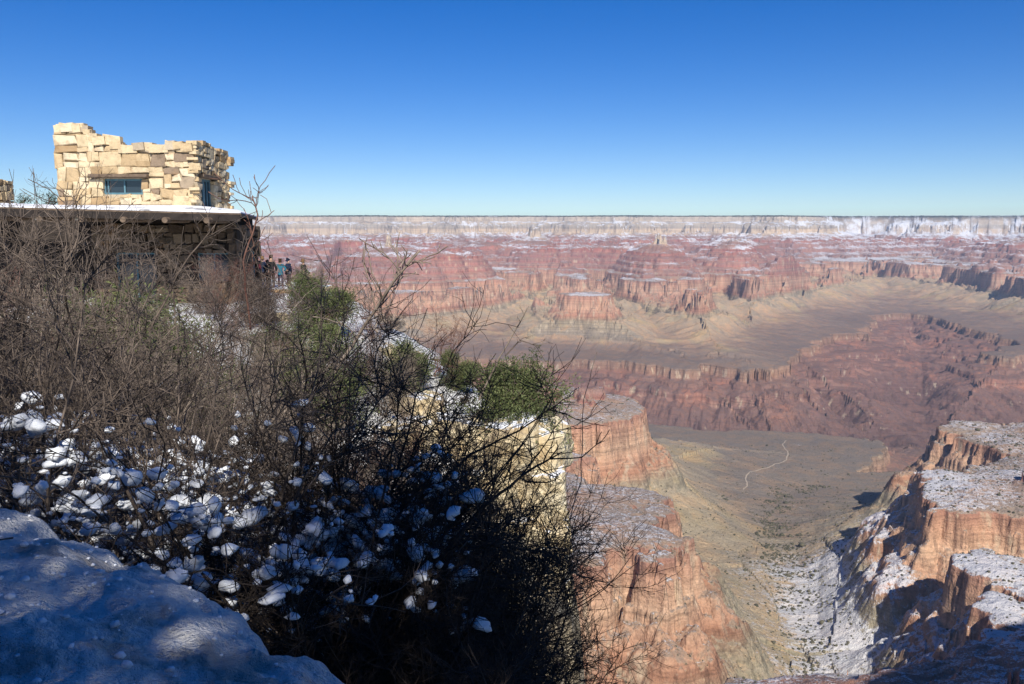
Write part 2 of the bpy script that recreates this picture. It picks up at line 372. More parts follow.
def snow_attribute():
    az, rr, Z, tn = GRID['az'], GRID['rr'], GRID['Z'], GRID['tn']
    X = (rr[:, None]*np.sin(np.radians(az))[None]).astype(F32); Y = (rr[:, None]*np.cos(np.radians(az))[None]).astype(F32)
    zb = Z-DIP*Y
    s = np.interp(zb, [-1100,-1000,-900,-780,-620,-500,-400,-330,-250,-100,28,40,60], [-.75,-.5,-.34,-.26,-.17,-.24,-.12,.08,.07,.08,.04,-.1,-.35])
    # facing away from the sun (downhill towards +Y)
    dz = np.gradient(Z, axis=0)/np.gradient(rr)[:, None]
    s = s+np.clip(-dz, -.5, .9)*.32
    far = sstep(3500, 7500, np.hypot(X, Y))
    s = s+far*.13*(zb < -330)*(zb > -630)-far*.2*(zb < -640)+far*.03*(zb > -300)-far*.14*(zb > -430)*(zb <= -300)+far*.30*(fbm(X/900, Y/1400, 3, 4)-.1)*(zb > -450)
    # pockets that stay cold
    for (cx, cy, rx, ry, a) in SNOWY: s = s+a*np.exp(-((X-cx)/rx)**2-((Y-cy)/ry)**2)
    at = canyon.data.attributes.new('snow', 'FLOAT', 'POINT'); at.data.foreach_set('value', s.astype(F32).ravel())
SNOWY = [(730,1760,110,230,.62),(860,2050,130,160,.5),(620,1450,90,200,.35),(760,1500,120,330,.30),(900,1950,110,180,.22),(880,1300,160,160,.25),(640,1250,120,250,.25),(200,1500,120,120,.08),(1080,2150,200,250,.12),(1000,1780,150,90,.10),
  (7600,15500,2600,2000,.15),(5400,12500,900,1800,.10)]
snow_attribute()
canyon.data.materials.append(canyon_material())
# ---------------------------------------------------------------- helpers for things
def mesh_obj(name, V, Fc, mat, parent=None, smooth=False, attr=None):
    me = bpy.data.meshes.new(name); me.from_pydata([tuple(v) for v in V], [], Fc); me.update()
    if smooth: me.polygons.foreach_set('use_smooth', np.ones(len(me.polygons), bool))
    if attr is not None:
        a = me.attributes.new('tint', 'FLOAT', 'POINT'); a.data.foreach_set('value', np.array(attr, F32))
    if mat: me.materials.append(mat)
    o = bpy.data.objects.new(name, me); C.objects.link(o)
    if parent is not None: o.parent = parent
    return o
def tag(o, label=None, cat=None, group=None, kind=None):
    if label: o['label'] = label
    if cat: o['category'] = cat
    if group: o['group'] = group
    if kind: o['kind'] = kind
    return o
def empty(name, loc=(0,0,0), rz=0):
    o = bpy.data.objects.new(name, None); C.objects.link(o); o.location = loc; o.rotation_euler = (0,0,rz); o.empty_display_size = .1
    return o
def copy_tree(o, parent=None):
    c = o.copy(); C.objects.link(c)
    if parent is not None: c.parent = parent
    for ch in list(o.children): copy_tree(ch, c)
    return c
def pix(px, py, Y):
    """point at depth Y seen at a pixel of the 1024 x 684 photograph (camera at the origin, 7.23 degrees down)"""
    c, s = math.cos(R(7.23)), math.sin(R(7.23))
    a = (px-512)/835; b = (342-py)/835
    dy = c+b*s; dz = -s+b*c
    return Vector((a/dy*Y, Y, dz/dy*Y))

# ---------------------------------------------------------------- near rim ground
CP = np.array([(-3,.6,-1.0),(0,.6,-1.05),(1,.9,-1.5),(-1.84,3.0,-1.1),(-.35,1.87,-1.1),(-4.5,4.4,-1.2),(-8,6.4,-1.4),(-14,8,-1.7),
 (-2.2,3.9,-2.3),(-.9,3.1,-2.5),(.5,3,-3.4),(-5,5.6,-2.3),(-1,5,-3.1),(-4,7,-2.9),(-8,10,-2.9),(0,6,-4.3),(-3,12,-4.8),(.3,12,-9.5),(0,18,-13),(1,20,-15),(-3,19,-8.5),(-5,22,-6.2),
 (-2.6,25.5,-5.6),(0,25.6,-6.2),(1.3,25.5,-6.8),(-3,31,-5.0),(-1,28,-6.0),(-12,51,-3.1),(-9,42,-3.6),(-18,40,-3.3),(-30,40,-3),(-12,20,-4.2),(-20,20,-3),(-9,32,-3.2),(-8,28,-4.3),(-15,30,-3.2),(-45,60,-2.6),(-20,60,-2.9),(-60,30,-2.6),(-80,90,-2),(-40,12,-2.2)], float)
def tps(P):
    n = len(P); d = np.hypot(P[:, None, 0]-P[None, :, 0], P[:, None, 1]-P[None, :, 1])
    # lengths are compressed with distance from the camera so near points stay local
    K = d+1e-9*np.eye(n)
    A = np.zeros((n+3, n+3)); A[:n, :n] = K+.02*np.eye(n); A[:n, n] = 1; A[:n, n+1:] = P[:, :2]; A[n, :n] = 1; A[n+1:, :n] = P[:, :2].T
    return np.linalg.solve(A, np.concatenate([P[:, 2], [0, 0, 0]]))
TW = tps(CP)
EDGE = np.array([(3.2,-3),(2.4,.5),(1.5,4),(.8,7),(.75,12),(1.1,18),(1.35,23),(1.45,25.5),(.6,27.2),(-.6,28.4),(-1.4,31),(-3,35),(-6.5,42),(-11,53),(-17,63),(-30,76),(-60,96),(-110,130)], float)
EDGE_POLY = np.vstack([EDGE, [(-200,130),(-200,-60),(3.2,-60)]])
BANK = np.array([(-20,9.6),(-8,6.6),(-4.5,4.6),(-2.9,3.8),(-1.84,3.1),(-1.35,2.72),(-.75,2.36),(-.38,2.0),(.1,1.5),(.7,.95),(1.3,.2),(1.4,-2)], float)
BANK_POLY = np.vstack([BANK, [(1.4,-60),(-60,-60),(-60,20)]])
def rim_height(X, Y):
    X = np.asarray(X, float); Y = np.asarray(Y, float)
    z = TW[-3]+TW[-2]*X+TW[-1]*Y
    for i, (a, b, _) in enumerate(CP): z = z+TW[i]*np.hypot(X-a, Y-b)
    r = np.hypot(X, Y)
    z = z+.5*fbm(X/6, Y/6, 4, 2)*sstep(4, 14, r)+(.22+.2*sstep(4, 6, r)*sstep(16, 11, r))*fbm(X/1.3, Y/1.3, 3, 5)*sstep(2.5, 6, r)
    # the trodden snow bank at our feet
    d, *_ = seg_dist(X, Y, BANK, False); ins = inside(X, Y, BANK_POLY)
    sd = np.where(ins, d, -d)+.17*fbm(X/.4, Y/.4, 4, 1, .6)
    top = -.96+.065*fbm(X/.45, Y/.45, 5, 3, .6)+.09*fbm(X/1.7, Y/1.7, 2, 6)+.025*np.abs(fbm(X/.16, Y/.16, 3, 5))+.03*ridged((X+Y)/.5, (X-Y)/1.6, 2, 2)-.05*(X+1.5)-.05*np.clip(Y-2, -2, 3)
    k = sstep(-.22, .10, sd)
    z = z*(1-k)+(top-.10*sstep(.3, 0, sd))*k
    # the edge
    d, *_ = seg_dist(X, Y, EDGE, False); ins = inside(X, Y, EDGE_POLY)
    s2 = np.where(ins, -d, d)+(.5*fbm(X/2.2, Y/2.2, 3, 4)+.15*fbm(X/.5, Y/.5, 2, 4))*sstep(5, 12, r)
    drop = np.interp(s2, [-1.2, 0, .5, 1.4, 2.2, 5, 12, 60, 200], [0, .25, 3, 9, 16, 38, 70, 150, 260])
    return z-drop
def build_rim():
    az = np.concatenate([np.linspace(-75, -34, 60, endpoint=False), np.linspace(-34, 12, 620, endpoint=False), np.linspace(12, 60, 90)])
    rr = [.5]
    while rr[-1] < 150: rr.append(rr[-1]*1.0115)
    rr = np.array(rr)
    X = rr[:, None]*np.sin(np.radians(az))[None]; Y = rr[:, None]*np.cos(np.radians(az))[None]
    Z = rim_height(X, Y)
    co = np.stack([X, Y, Z], -1).astype(F32).reshape(-1, 3)
    nr, na = X.shape
    idx = np.arange(nr*na, dtype=np.int32).reshape(nr, na)
    q = np.stack([idx[:-1, :-1], idx[1:, :-1], idx[1:, 1:], idx[:-1, 1:]], -1).reshape(-1, 4)[:, ::-1]
    me = bpy.data.meshes.new('rim_ground'); me.vertices.add(len(co)); me.vertices.foreach_set('co', co.ravel())
    nf = len(q); me.loops.add(nf*4); me.loops.foreach_set('vertex_index', np.ascontiguousarray(q[:, ::-1]).ravel())
    me.polygons.add(nf); me.polygons.foreach_set('loop_start', np.arange(nf, dtype=np.int32)*4); me.polygons.foreach_set('loop_total', np.full(nf, 4, np.int32))
    me.update(calc_edges=True); me.polygons.foreach_set('use_smooth', np.ones(nf, bool))
    # polygons must look up
    o = bpy.data.objects.new('rim_ground', me); C.objects.link(o); o['kind'] = 'structure'
    if me.polygons[nf//2].normal.z < 0: me.flip_normals()
    return o
rim = build_rim()
def rz(x, y): return float(rim_height(np.array([x]), np.array([y]))[0])
def rim_material():
    m, nt, b = newmat('rim_ground'); N = NB(nt)
    geo = N.n('ShaderNodeNewGeometry'); pos = geo.outputs['Position']
    sp = N.n('ShaderNodeSeparateXYZ'); N.put(sp.inputs[0], pos); Y = sp.outputs[1]
    sn = N.n('ShaderNodeSeparateXYZ'); N.put(sn.inputs[0], geo.outputs['Normal']); nz = sn.outputs[2]
    rock = N.ramp(N.noise(pos, 1.2, 6, .65), [(.3, (.22,.17,.11)), (.5, (.44,.35,.22)), (.7, (.56,.46,.31))])
    rock = N.mix(N.maprange(N.noise(pos, .7, 3), .5, .62), rock, (.27,.24,.19))
    rock = N.mix(N.maprange(N.vor(N.scalevec(pos, (1, 1, 2.2)), .9, 'DISTANCE_TO_EDGE'), .05, .0), rock, (.06,.05,.035))
    soil = N.ramp(N.noise(pos, 9, 5, .7), [(.3, (.035,.026,.018)), (.55, (.085,.062,.042)), (.8, (.16,.125,.09))])
    steep = N.maprange(nz, .8, .55)
    base = N.mix(steep, soil, rock)
    d = N.math('MULTIPLY', N.math('SUBTRACT', nz, .80), 1.6)
    near = N.maprange(Y, 4.2, 2.6)
    sv = N.math('ADD', N.math('MULTIPLY', N.math('SUBTRACT', N.noise(pos, .55, 3), .47), 1.5), N.math('MULTIPLY', N.math('SUBTRACT', N.noise(pos, 5.5, 4, .65), .5), 1.6))
    sv = N.math('ADD', N.math('ADD', sv, d), N.math('MULTIPLY', near, 1.5))
    sv = N.math('ADD', N.math('ADD', sv, .04), N.math('MULTIPLY', N.maprange(Y, 14.0, 9.0), .25))
    snow = N.maprange(sv, 0.0, .12)
    # trodden patches in the bank
    dirt = N.math('MULTIPLY', N.maprange(N.noise(N.scalevec(pos, (1.0, 1.7, 1)), 1.15, 5, .62), .50, .60), N.maprange(N.noise(pos, 7, 4, .7), .38, .55))
    scol = N.mix(N.math('MULTIPLY', dirt, N.math('MULTIPLY', near, .62)), (.83,.82,.80), (.30,.25,.20))
    scol = N.mix(1.0, scol, N.ramp(N.noise(pos, 26, 4, .7), [(.3, g1(.86)), (.6, g1(1.0))]), 'MULTIPLY')
    nt.links.new(N.mix(snow, base, scol), b.inputs['Base Color'])
    b.inputs['Roughness'].default_value = .8; b.inputs['Specular IOR Level'].default_value = .25
    h = N.math('ADD', N.noise(pos, 7, 5, .6), N.math('MULTIPLY', N.noise(pos, 34, 4, .7), .6))
    nt.links.new(N.bump(h, .9, .10), b.inputs['Normal'])
    return m
rim.data.materials.append(rim_material())
print('rim', time.time()-T0)

# ---------------------------------------------------------------- plants
def simple_mat(name, c1, c2, scale=20, rough=.85, spec=.2, bump=0, bd=.01, c3=None):
    m, nt, b = newmat(name); N = NB(nt)
    tc = N.n('ShaderNodeTexCoord').outputs['Object']
    st = [(.32, c1), (.68, c2)] if c3 is None else [(.28, c1), (.5, c2), (.72, c3)]
    f = N.noise(tc, scale, 4, .6)
    nt.links.new(N.ramp(f, st), b.inputs['Base Color'])
    b.inputs['Roughness'].default_value = rough; b.inputs['Specular IOR Level'].default_value = spec
    if bump: nt.links.new(N.bump(N.noise(tc, scale*2.3, 4, .65), bump, bd), b.inputs['Normal'])
    return m
M = {}
M['bark_grey'] = simple_mat('bark_grey', (.06,.045,.036), (.22,.172,.138), 6)
M['bark_pale'] = simple_mat('bark_pale', (.15,.115,.09), (.36,.29,.225), 5)
M['bark_dark'] = simple_mat('bark_dark', (.022,.017,.014), (.085,.064,.05), 7)
M['bark_red'] = simple_mat('bark_red', (.11,.05,.038), (.25,.14,.105), 7)
M['snow'] = simple_mat('snow', (.78,.81,.86), (.88,.90,.93), 9, .7, .3, .5, .03)
def leaf_mat(name, a, b_, c):
    m, nt, b = newmat(name); N = NB(nt)
    at = N.n('ShaderNodeAttribute', attribute_name='tint').outputs['Fac']
    nt.links.new(N.ramp(at, [(0, a), (.5, b_), (1, c)]), b.inputs['Base Color'])
    b.inputs['Roughness'].default_value = .7; b.inputs['Specular IOR Level'].default_value = .25
    return m
M['juniper'] = leaf_mat('juniper', (.035,.048,.018), (.095,.115,.042), (.18,.19,.075))
M['pinyon'] = leaf_mat('pinyon', (.022,.035,.017), (.045,.065,.030), (.085,.10,.045))

def rvec(rng): return Vector((rng.gauss(0, 1), rng.gauss(0, 1), rng.gauss(0, 1)))
class Tubes:
    def __init__(s): s.V = []; s.F = []
    def add(s, pts, r0, r1, n=3):
        base = len(s.V); L = len(pts)
        for i, p in enumerate(pts):
            t = (pts[min(i+1, L-1)]-pts[max(i-1, 0)])
            if t.length < 1e-7: t = Vector((0, 0, 1))
            t.normalize()
            a = t.cross(Vector((.31, .17, .93)) if abs(t.z) < .9 else Vector((1, .1, 0))).normalized(); b = t.cross(a)
            r = r0+(r1-r0)*i/(L-1)
            for k in range(n):
                w = 2*math.pi*k/n
                s.V.append(p+a*(r*math.cos(w))+b*(r*math.sin(w)))
        for i in range(L-1):
            for k in range(n):
                k2 = (k+1) % n; o = base+i*n
                s.F.append((o+k, o+k2, o+n+k2, o+n+k))
        s.F.append(tuple(base+(L-1)*n+k for k in range(n)))
def limb(rng, p, d, L, n, wob, up, drag=None):
    pts = [p.copy()]; d = d.normalized(); st = L/n
    for i in range(n):
        d = (d+rvec(rng)*wob+Vector((0, 0, up))).normalized()
        if drag is not None: d = (d+drag).normalized()
        p = p+d*st; pts.append(p.copy())
    return pts
def side(rng, d, ang):
    a = d.cross(rvec(rng))
    if a.length < 1e-4: a = Vector((1, 0, 0))
    return (Quaternion(a.normalized(), ang) @ d).normalized()
def bare_shrub_mesh(seed, height=2.2, stems=11, spread=.55, dens=1.0, lean=(0, 0), r0=.014):
    """stems fanning from one root crown, four orders of twigs, and places on them where snow can lodge"""
    rng = random.Random(seed); T = Tubes(); spots = []
    for s_ in range(stems):
        w = rng.uniform(0, 2*math.pi); sp = spread*rng.uniform(.15, 1.25)
        d = Vector((math.cos(w)*sp+lean[0], math.sin(w)*sp+lean[1], 1)).normalized()
        L = height*rng.uniform(.65, 1.15); n = 13; rr_ = r0*rng.uniform(.6, 1.25)
        P = limb(rng, Vector((math.cos(w), math.sin(w), 0))*rng.uniform(.02, .18), d, L, n, .13, .02)
        T.add(P, rr_, .0028, 5)
        k2 = int(11*dens*rng.uniform(.8, 1.2))
        for j in range(k2):
            f = rng.uniform(.12, .98); i = min(int(f*n), n-1); p = P[i].lerp(P[i+1], f*n-i); dd = (P[i+1]-P[i]).normalized()
            L2 = height*rng.uniform(.16, .42)*(1.1-.55*f)
            Q = limb(rng, p, side(rng, dd, rng.uniform(.45, 1.1)), L2, 7, .17, .03)
            T.add(Q, rr_*(.5-.25*f), .0021, 4 if rr_*(.5-.25*f) > .004 else 3)
            if f < .8: spots.append(p)
            for m_ in range(int(6*dens)):
                g = rng.uniform(.12, 1); i2 = min(int(g*7), 6); p2 = Q[i2].lerp(Q[i2+1], g*7-i2); d2 = (Q[i2+1]-Q[i2]).normalized()
                L3 = height*rng.uniform(.05, .17)
                W = limb(rng, p2, side(rng, d2, rng.uniform(.5, 1.2)), L3, 4, .2, .04)
                T.add(W, .0028, .0018, 3)
                spots.append(p2)
                for q_ in range(2):
                    i3 = rng.randint(0, 3)
                    X_ = limb(rng, W[i3], side(rng, (W[i3+1]-W[i3]).normalized(), rng.uniform(.6, 1.2)), L3*rng.uniform(.25, .6), 2, .2, .02)
                    T.add(X_, .0018, .0013, 3)
    return T.V, T.F, spots
def leaf_cluster(rng, V, Fc, A, c, r, n, size, tint, needle=False):
    for _ in range(n):
        d = rvec(rng).normalized(); p = c+d*r*rng.uniform(.2, 1)**.6
        a = (d+rvec(rng)*.5).normalized(); b = a.cross(rvec(rng))
        if b.length < 1e-4: continue
        b.normalize(); s = size*rng.uniform(.6, 1.5); w = s*(.22 if needle else .3)
        k = len(V); V += [p-b*w, p+a*s*.6-b*w*.6, p+a*s*1.3, p+a*s*.6+b*w*.7]
        Fc.append((k, k+1, k+2, k+3)); tt = min(1, max(0, tint+rng.gauss(0, .16))); A += [tt]*4
def evergreen_meshes(seed, h, w, leaf=.05, clusters=260, per=22, bushy=True, needle=False, low=.12):
    rng = random.Random(seed); T = Tubes(); V, Fc, A = [], [], []
    trunks = 3 if bushy else 1
    ends = []
    for t_ in range(trunks):
        d = Vector((rng.gauss(0, .3), rng.gauss(0, .3), 1)) if bushy else Vector((rng.gauss(0, .06), rng.gauss(0, .06), 1))
        P = limb(rng, Vector((rng.uniform(-.1, .1), rng.uniform(-.1, .1), -.2)), d, h*rng.uniform(.8, .98), 10, .10, .05)
        T.add(P, h*.028, h*.006, 6)
        for j in range(int(clusters/trunks/5)):
            f = rng.uniform(low, 1); i = min(int(f*10), 9); p = P[i].lerp(P[i+1], f*10-i)
            prof = (math.sin(math.pi*min(1, .18+f*.8))**.6) if bushy else (1.05-f)**.75*1.2
            L = w*.5*prof*rng.uniform(.55, 1.2)
            wv = rng.uniform(0, 2*math.pi); dd = Vector((math.cos(wv), math.sin(wv), rng.uniform(-.1, .6)))
            Q = limb(rng, p, dd, L, 6, .16, .05); T.add(Q, h*.009, h*.002, 4)
            tb = rng.uniform(.2, .8)
            for m_ in range(5):
                q = Q[rng.randint(2, 6)]+rvec(rng)*w*.045
                ends.append(q)
                leaf_cluster(rng, V, Fc, A, q, w*rng.uniform(.05, .095), per, leaf, tb, needle)
    return (T.V, T.F), (V, Fc, A), ends
def evergreen(name, loc, meshes, leafm, barkm, label, cat, group=None, rot=0, s=1):
    e = empty(name, loc, rot); e.scale = (s, s, s)
    (V, Fc), (V2, F2, A), _ = meshes
    mesh_obj('trunk', V, Fc, barkm, e, True); mesh_obj('crown', V2, F2, leafm, e, False, A)
    return tag(e, label, cat, group)

# snow lumps
def blob(rng, c, r, flat=.75, sub=2, amp=.22):
    bm = bmesh.new(); bmesh.ops.create_icosphere(bm, subdivisions=sub, radius=1)
    o = rvec(rng)*10; V = []
    for v in bm.verts:
        n = v.co.normalized()
        from_noise = noise_.noise(n*1.3+o)*amp*1.6+noise_.noise(n*3.1+o)*amp*.6
        p = n*(1+from_noise)
        z = p.z*flat
        if z < -.4: z = -.4+(z+.4)*.5
        V.append(Vector((p.x, p.y, z))*r+c)
    Fc = [tuple(v.index for v in f.verts) for f in bm.faces]; bm.free(); return V, Fc
from mathutils import noise as noise_
def snow_lump_mesh(rng, r, n):
    V, Fc = [], []
    for i in range(n):
        c = Vector((rng.gauss(0, .62), rng.gauss(0, .62), rng.gauss(-.05, .4)))*r*(0 if i == 0 else 1)
        v, f = blob(rng, c, r*rng.uniform(.45, 1) if i else r, rng.uniform(.6, .95), 3, .2)
        k = len(V); V += v; Fc += [tuple(a+k for a in q) for q in f]
    return V, Fc
# ---------------------------------------------------------------- shrubs on the near slope
SHR = []
def place_shrub(kind, x, y, s=1, rot=0, label='', group=None, z=None, name='bare_shrub'):
    V, Fc, spots, mat, me = kind
    o = bpy.data.objects.new(name, me); C.objects.link(o)
    zz = rz(x, y)-.05 if z is None else z
    o.location = (x, y, zz); o.rotation_euler = (0, 0, rot); o.scale = (s, s, s)
    tag(o, label, 'shrub', group); SHR.append((o, spots)); return o
def shrub_kind(seed, mat, **k):
    V, Fc, spots = bare_shrub_mesh(seed, **k)
    me = bpy.data.meshes.new('bare_shrub'); me.from_pydata([tuple(v) for v in V], [], Fc); me.update(); me.materials.append(mat)
    me.polygons.foreach_set('use_smooth', np.ones(len(me.polygons), bool))
    return (V, Fc, spots, mat, me)
K = [shrub_kind(1, M['bark_dark'], height=2.5, stems=14, spread=.75, dens=1.3, lean=(.10, .0), r0=.019),
     shrub_kind(2, M['bark_grey'], height=2.5, stems=13, spread=.6, dens=1.1),
     shrub_kind(3, M['bark_pale'], height=2.6, stems=11, spread=.55, dens=.95),
     shrub_kind(4, M['bark_red'], height=2.4, stems=11, spread=.6, dens=1.0),
     shrub_kind(5, M['bark_dark'], height=1.75, stems=16, spread=.95, dens=1.4, lean=(.08, -.1), r0=.014),
     shrub_kind(6, M['bark_grey'], height=3.0, stems=11, spread=.5, dens=1.0, r0=.017)]
K += [shrub_kind(7, M['bark_grey'], height=2.6, stems=15, spread=.62, dens=1.1, r0=.019), shrub_kind(8, M['bark_dark'], height=2.5, stems=15, spread=.42, dens=1.4, r0=.016)]
print('kinds', time.time()-T0)
place_shrub(K[0], -.95, 4.6, 1.0, .2, 'large dark bare shrub fanning to the right above the snow bank, nearest the cliff edge')
place_shrub(K[4], -.62, 4.9, 1.0, 1.0, 'low dark shrub with branches reaching out over the canyon at bottom centre')
place_shrub(K[5], -1.75, 5.3, .74, 2.0, 'tall many stemmed grey shrub just left of the large dark one')
place_shrub(K[1], -2.7, 5.9, 1.0, 0.5, 'dense grey brown shrub full of snow lumps behind the snow bank')
place_shrub(K[3], -1.3, 6.6, 1.05, 4.0, 'reddish stemmed shrub behind the large dark shrub')
for i, (x, y, s, r) in enumerate([(-.75, 5.6, .95, 2.2), (-.2, 6.0, .8, .4), (-1.2, 4.2, .7, 3.9), (-.5, 7.0, 1.0, 5.1)]):
    place_shrub(K[4], x, y, s, r, 'low dense dark shrub in the shaded tangle at bottom centre, below the pale cliff', 'dark shrubs at bottom centre')
for (x, y, s, r) in [(-.95, 8.2, 1.12, .3), (-.45, 8.5, 1.15, 2.9), (-1.5, 9.0, 1.2, 4.6), (-.6, 7.4, 1.0, 5.6)]:
    place_shrub(K[0], x, y, s, r, 'dark shrub screening the pale cliff below the green bush', 'dark shrubs in front of the pale cliff')
for (k, x, y, s, r, l) in [(6, -2.0, 4.8, .97, .4, 'thick stemmed grey shrub rising from behind the middle of the snow bank'), (6, -3.1, 5.4, 1.0, 2.6, 'broad grey shrub with pale tips at the left, above the largest snow pillows'), (6, -4.3, 6.2, 1.0, 4.4, 'thick stemmed shrub at the far left edge of the thicket'),
    (7, -.5, 6.2, 1.05, .9, 'dense upright dark shrub directly before the pale cliff'), (7, -.75, 7.3, 1.15, 3.1, 'dense dark shrub behind the one before the pale cliff'), (7, -1.25, 5.2, .95, 5.0, 'dense dark shrub among the stems of the largest dark shrub')]:
    place_shrub(K[k], x, y, s, r, l)
grp = 'bare shrubs crowding the slope below the stone building'
lab = 'bare leafless shrub in the thicket on the slope between snow bank and stone building'
for i, (k, x, y, s, r) in enumerate([(2,-3.6,6.4,.85,1.2),(1,-4.5,7.1,.85,2.2),(5,-3.4,7.6,.8,3.3),(3,-5.4,8.2,.95,.7),(2,-4.4,8.8,.95,5.1),(1,-6.4,9.6,1.0,4.4),(5,-5.2,10.2,.9,1.7),
    (2,-2.6,8.6,1.1,2.9),(1,-3.1,10.3,1.15,.4),(3,-7.4,11.4,1.3,3.0),(2,-6.2,12.4,1.3,1.1),(5,-4.3,12.8,1.25,5.6),(1,-2.1,10.9,1.25,3.9),(2,-8.8,13.6,1.4,2.0),(3,-3.1,14.4,1.3,4.9),(4,-.7,7.9,1.15,3.6),(4,-.3,6.3,.9,5.2),
    (1,-5.6,15.5,1.4,.2),(5,-10.4,16.5,1.3,2.4),(2,-7.5,17.5,1.3,3.5),(4,-1.2,11.3,1.5,2.2),(4,-.55,10,1.2,.6),(1,-4.4,5.9,.8,5.5),(2,-5.6,6.7,.85,3.3),(3,-3.6,21,1.2,1.0),(1,-2.2,22.5,1.0,2.0)]):
    place_shrub(K[k], x, y, s, r, lab, grp)
hid = random.Random(8)
for (x, y, s) in [(-4.3,7.9,1.08),(-5.6,9.2,1.08),(-3.7,9.6,1.2),(-7.0,10.4,1.12),(-5.0,11.6,1.25),(-8.2,12.6,1.2),(-6.2,14.0,1.35),(-3.9,11.3,1.3),(-9.6,14.8,1.3),(-2.3,9.5,1.15),(-11.5,17.5,1.4),(-8.3,17,1.5)]:
    place_shrub(K[hid.choice([1, 2, 3, 5])], x, y, s, hid.uniform(0, 6.3), lab, grp)
for i in range(44):
    y = hid.uniform(14, 40); x = -hid.uniform(.075, .36)*y-.4
    if inside(np.array([x+.8]), np.array([y]), EDGE_POLY)[0]: place_shrub(K[hid.choice([1, 2, 3, 5, 4])], x, y, hid.uniform(.6, 1.15), hid.uniform(0, 6.3), lab, grp)
# tall stalks that stand clear against the canyon
def stalk(pts, r0, r1, seed, label, mat, twigs=10, tl=.5):
    rng = random.Random(seed); T = Tubes(); P = []
    pts = [Vector(p) for p in pts]
    for a, b in zip(pts[:-1], pts[1:]):
        for i in range(5): P.append(a.lerp(b, i/5)+rvec(rng)*.008*(a-b).length)
    P.append(pts[-1]); T.add(P, r0, r1, 5); n = len(P)
    for j in range(twigs):
        i = rng.randint(int(n*.3), n-2); d = (P[i+1]-P[i]).normalized()
        Q = limb(rng, P[i], side(rng, d, rng.uniform(.5, 1.1)), tl*rng.uniform(.3, 1), 6, .18, .04); T.add(Q, r0*.4, r1*.7, 3)
        for k in range(3):
            q = rng.randint(1, 5); W = limb(rng, Q[q], side(rng, (Q[q+1]-Q[q]).normalized(), rng.uniform(.5, 1.1)), tl*rng.uniform(.1, .35), 3, .2, .04); T.add(W, r0*.25, r1*.6, 3)
    o = mesh_obj('tall_stem', T.V, T.F, mat, None, True); return tag(o, label, 'branch')
stalk([pix(335,372,9), pix(362,330,8.8), pix(396,278,8.6), pix(420,250,8.5)], .022, .009, 1, 'pale leaning dead stem standing clear above the thicket against the red canyon wall', M['bark_pale'], 16, .75)
stalk([pix(478,400,11), pix(500,358,10.8), pix(520,322,10.7), pix(529,306,10.6)], .014, .006, 2, 'thin straight pale stalk left of the green bush on the cliff', M['bark_pale'], 2, .3)
stalk([pix(505,356,12), pix(520,340,12), pix(535,345,12), pix(546,362,12)], .012, .004, 3, 'hooked dark twig arching over the green bush', M['bark_grey'], 5, .3)
stalk([pix(560,560,8), pix(580,480,8), pix(584,400,8), pix(597,352,8)], .006, .003, 4, 'very thin upright wand right of the cliff edge', M['bark_pale'], 3, .25)
stalk([pix(64,300,7), pix(67,250,7), pix(64,215,7), pix(68,182,7)], .007, .003, 5, 'lone upright twig in front of the left end of the stone building', M['bark_grey'], 3, .45)
stalk([pix(67,205,7), pix(50,190,7), pix(28,179,7)], .005, .003, 6, 'twig slanting up to the left across the sky beside the building', M['bark_grey'], 2, .15)
stalk([pix(150,330,6.5), pix(185,262,6.5), pix(215,225,6.5)], .009, .004, 7, 'slanting grey stem rising before the dark wall of the building', M['bark_grey'], 9, .5)
stalk([pix(250,330,6), pix(243,262,6), pix(258,215,6), pix(252,196,6)], .009, .004, 8, 'tall stem crossing the right end of the building roof', M['bark_red'], 9, .5)
stalk([pix(440,560,5), pix(480,510,5), pix(530,470,5), pix(562,452,5)], .015, .004, 9, 'dark branch reaching right across the pale cliff face', M['bark_dark'], 9, .5)
stalk([pix(430,560,5.2), pix(490,545,5.2), pix(545,552,5.2), pix(590,582,5.2)], .013, .003, 10, 'dark drooping branch whose tip hangs over the canyon', M['bark_dark'], 9, .4)
stalk([pix(420,500,5.6), pix(470,455,5.6), pix(520,430,5.6), pix(556,405,5.6)], .012, .003, 11, 'dark branch rising towards the green bush', M['bark_dark'], 9, .45)

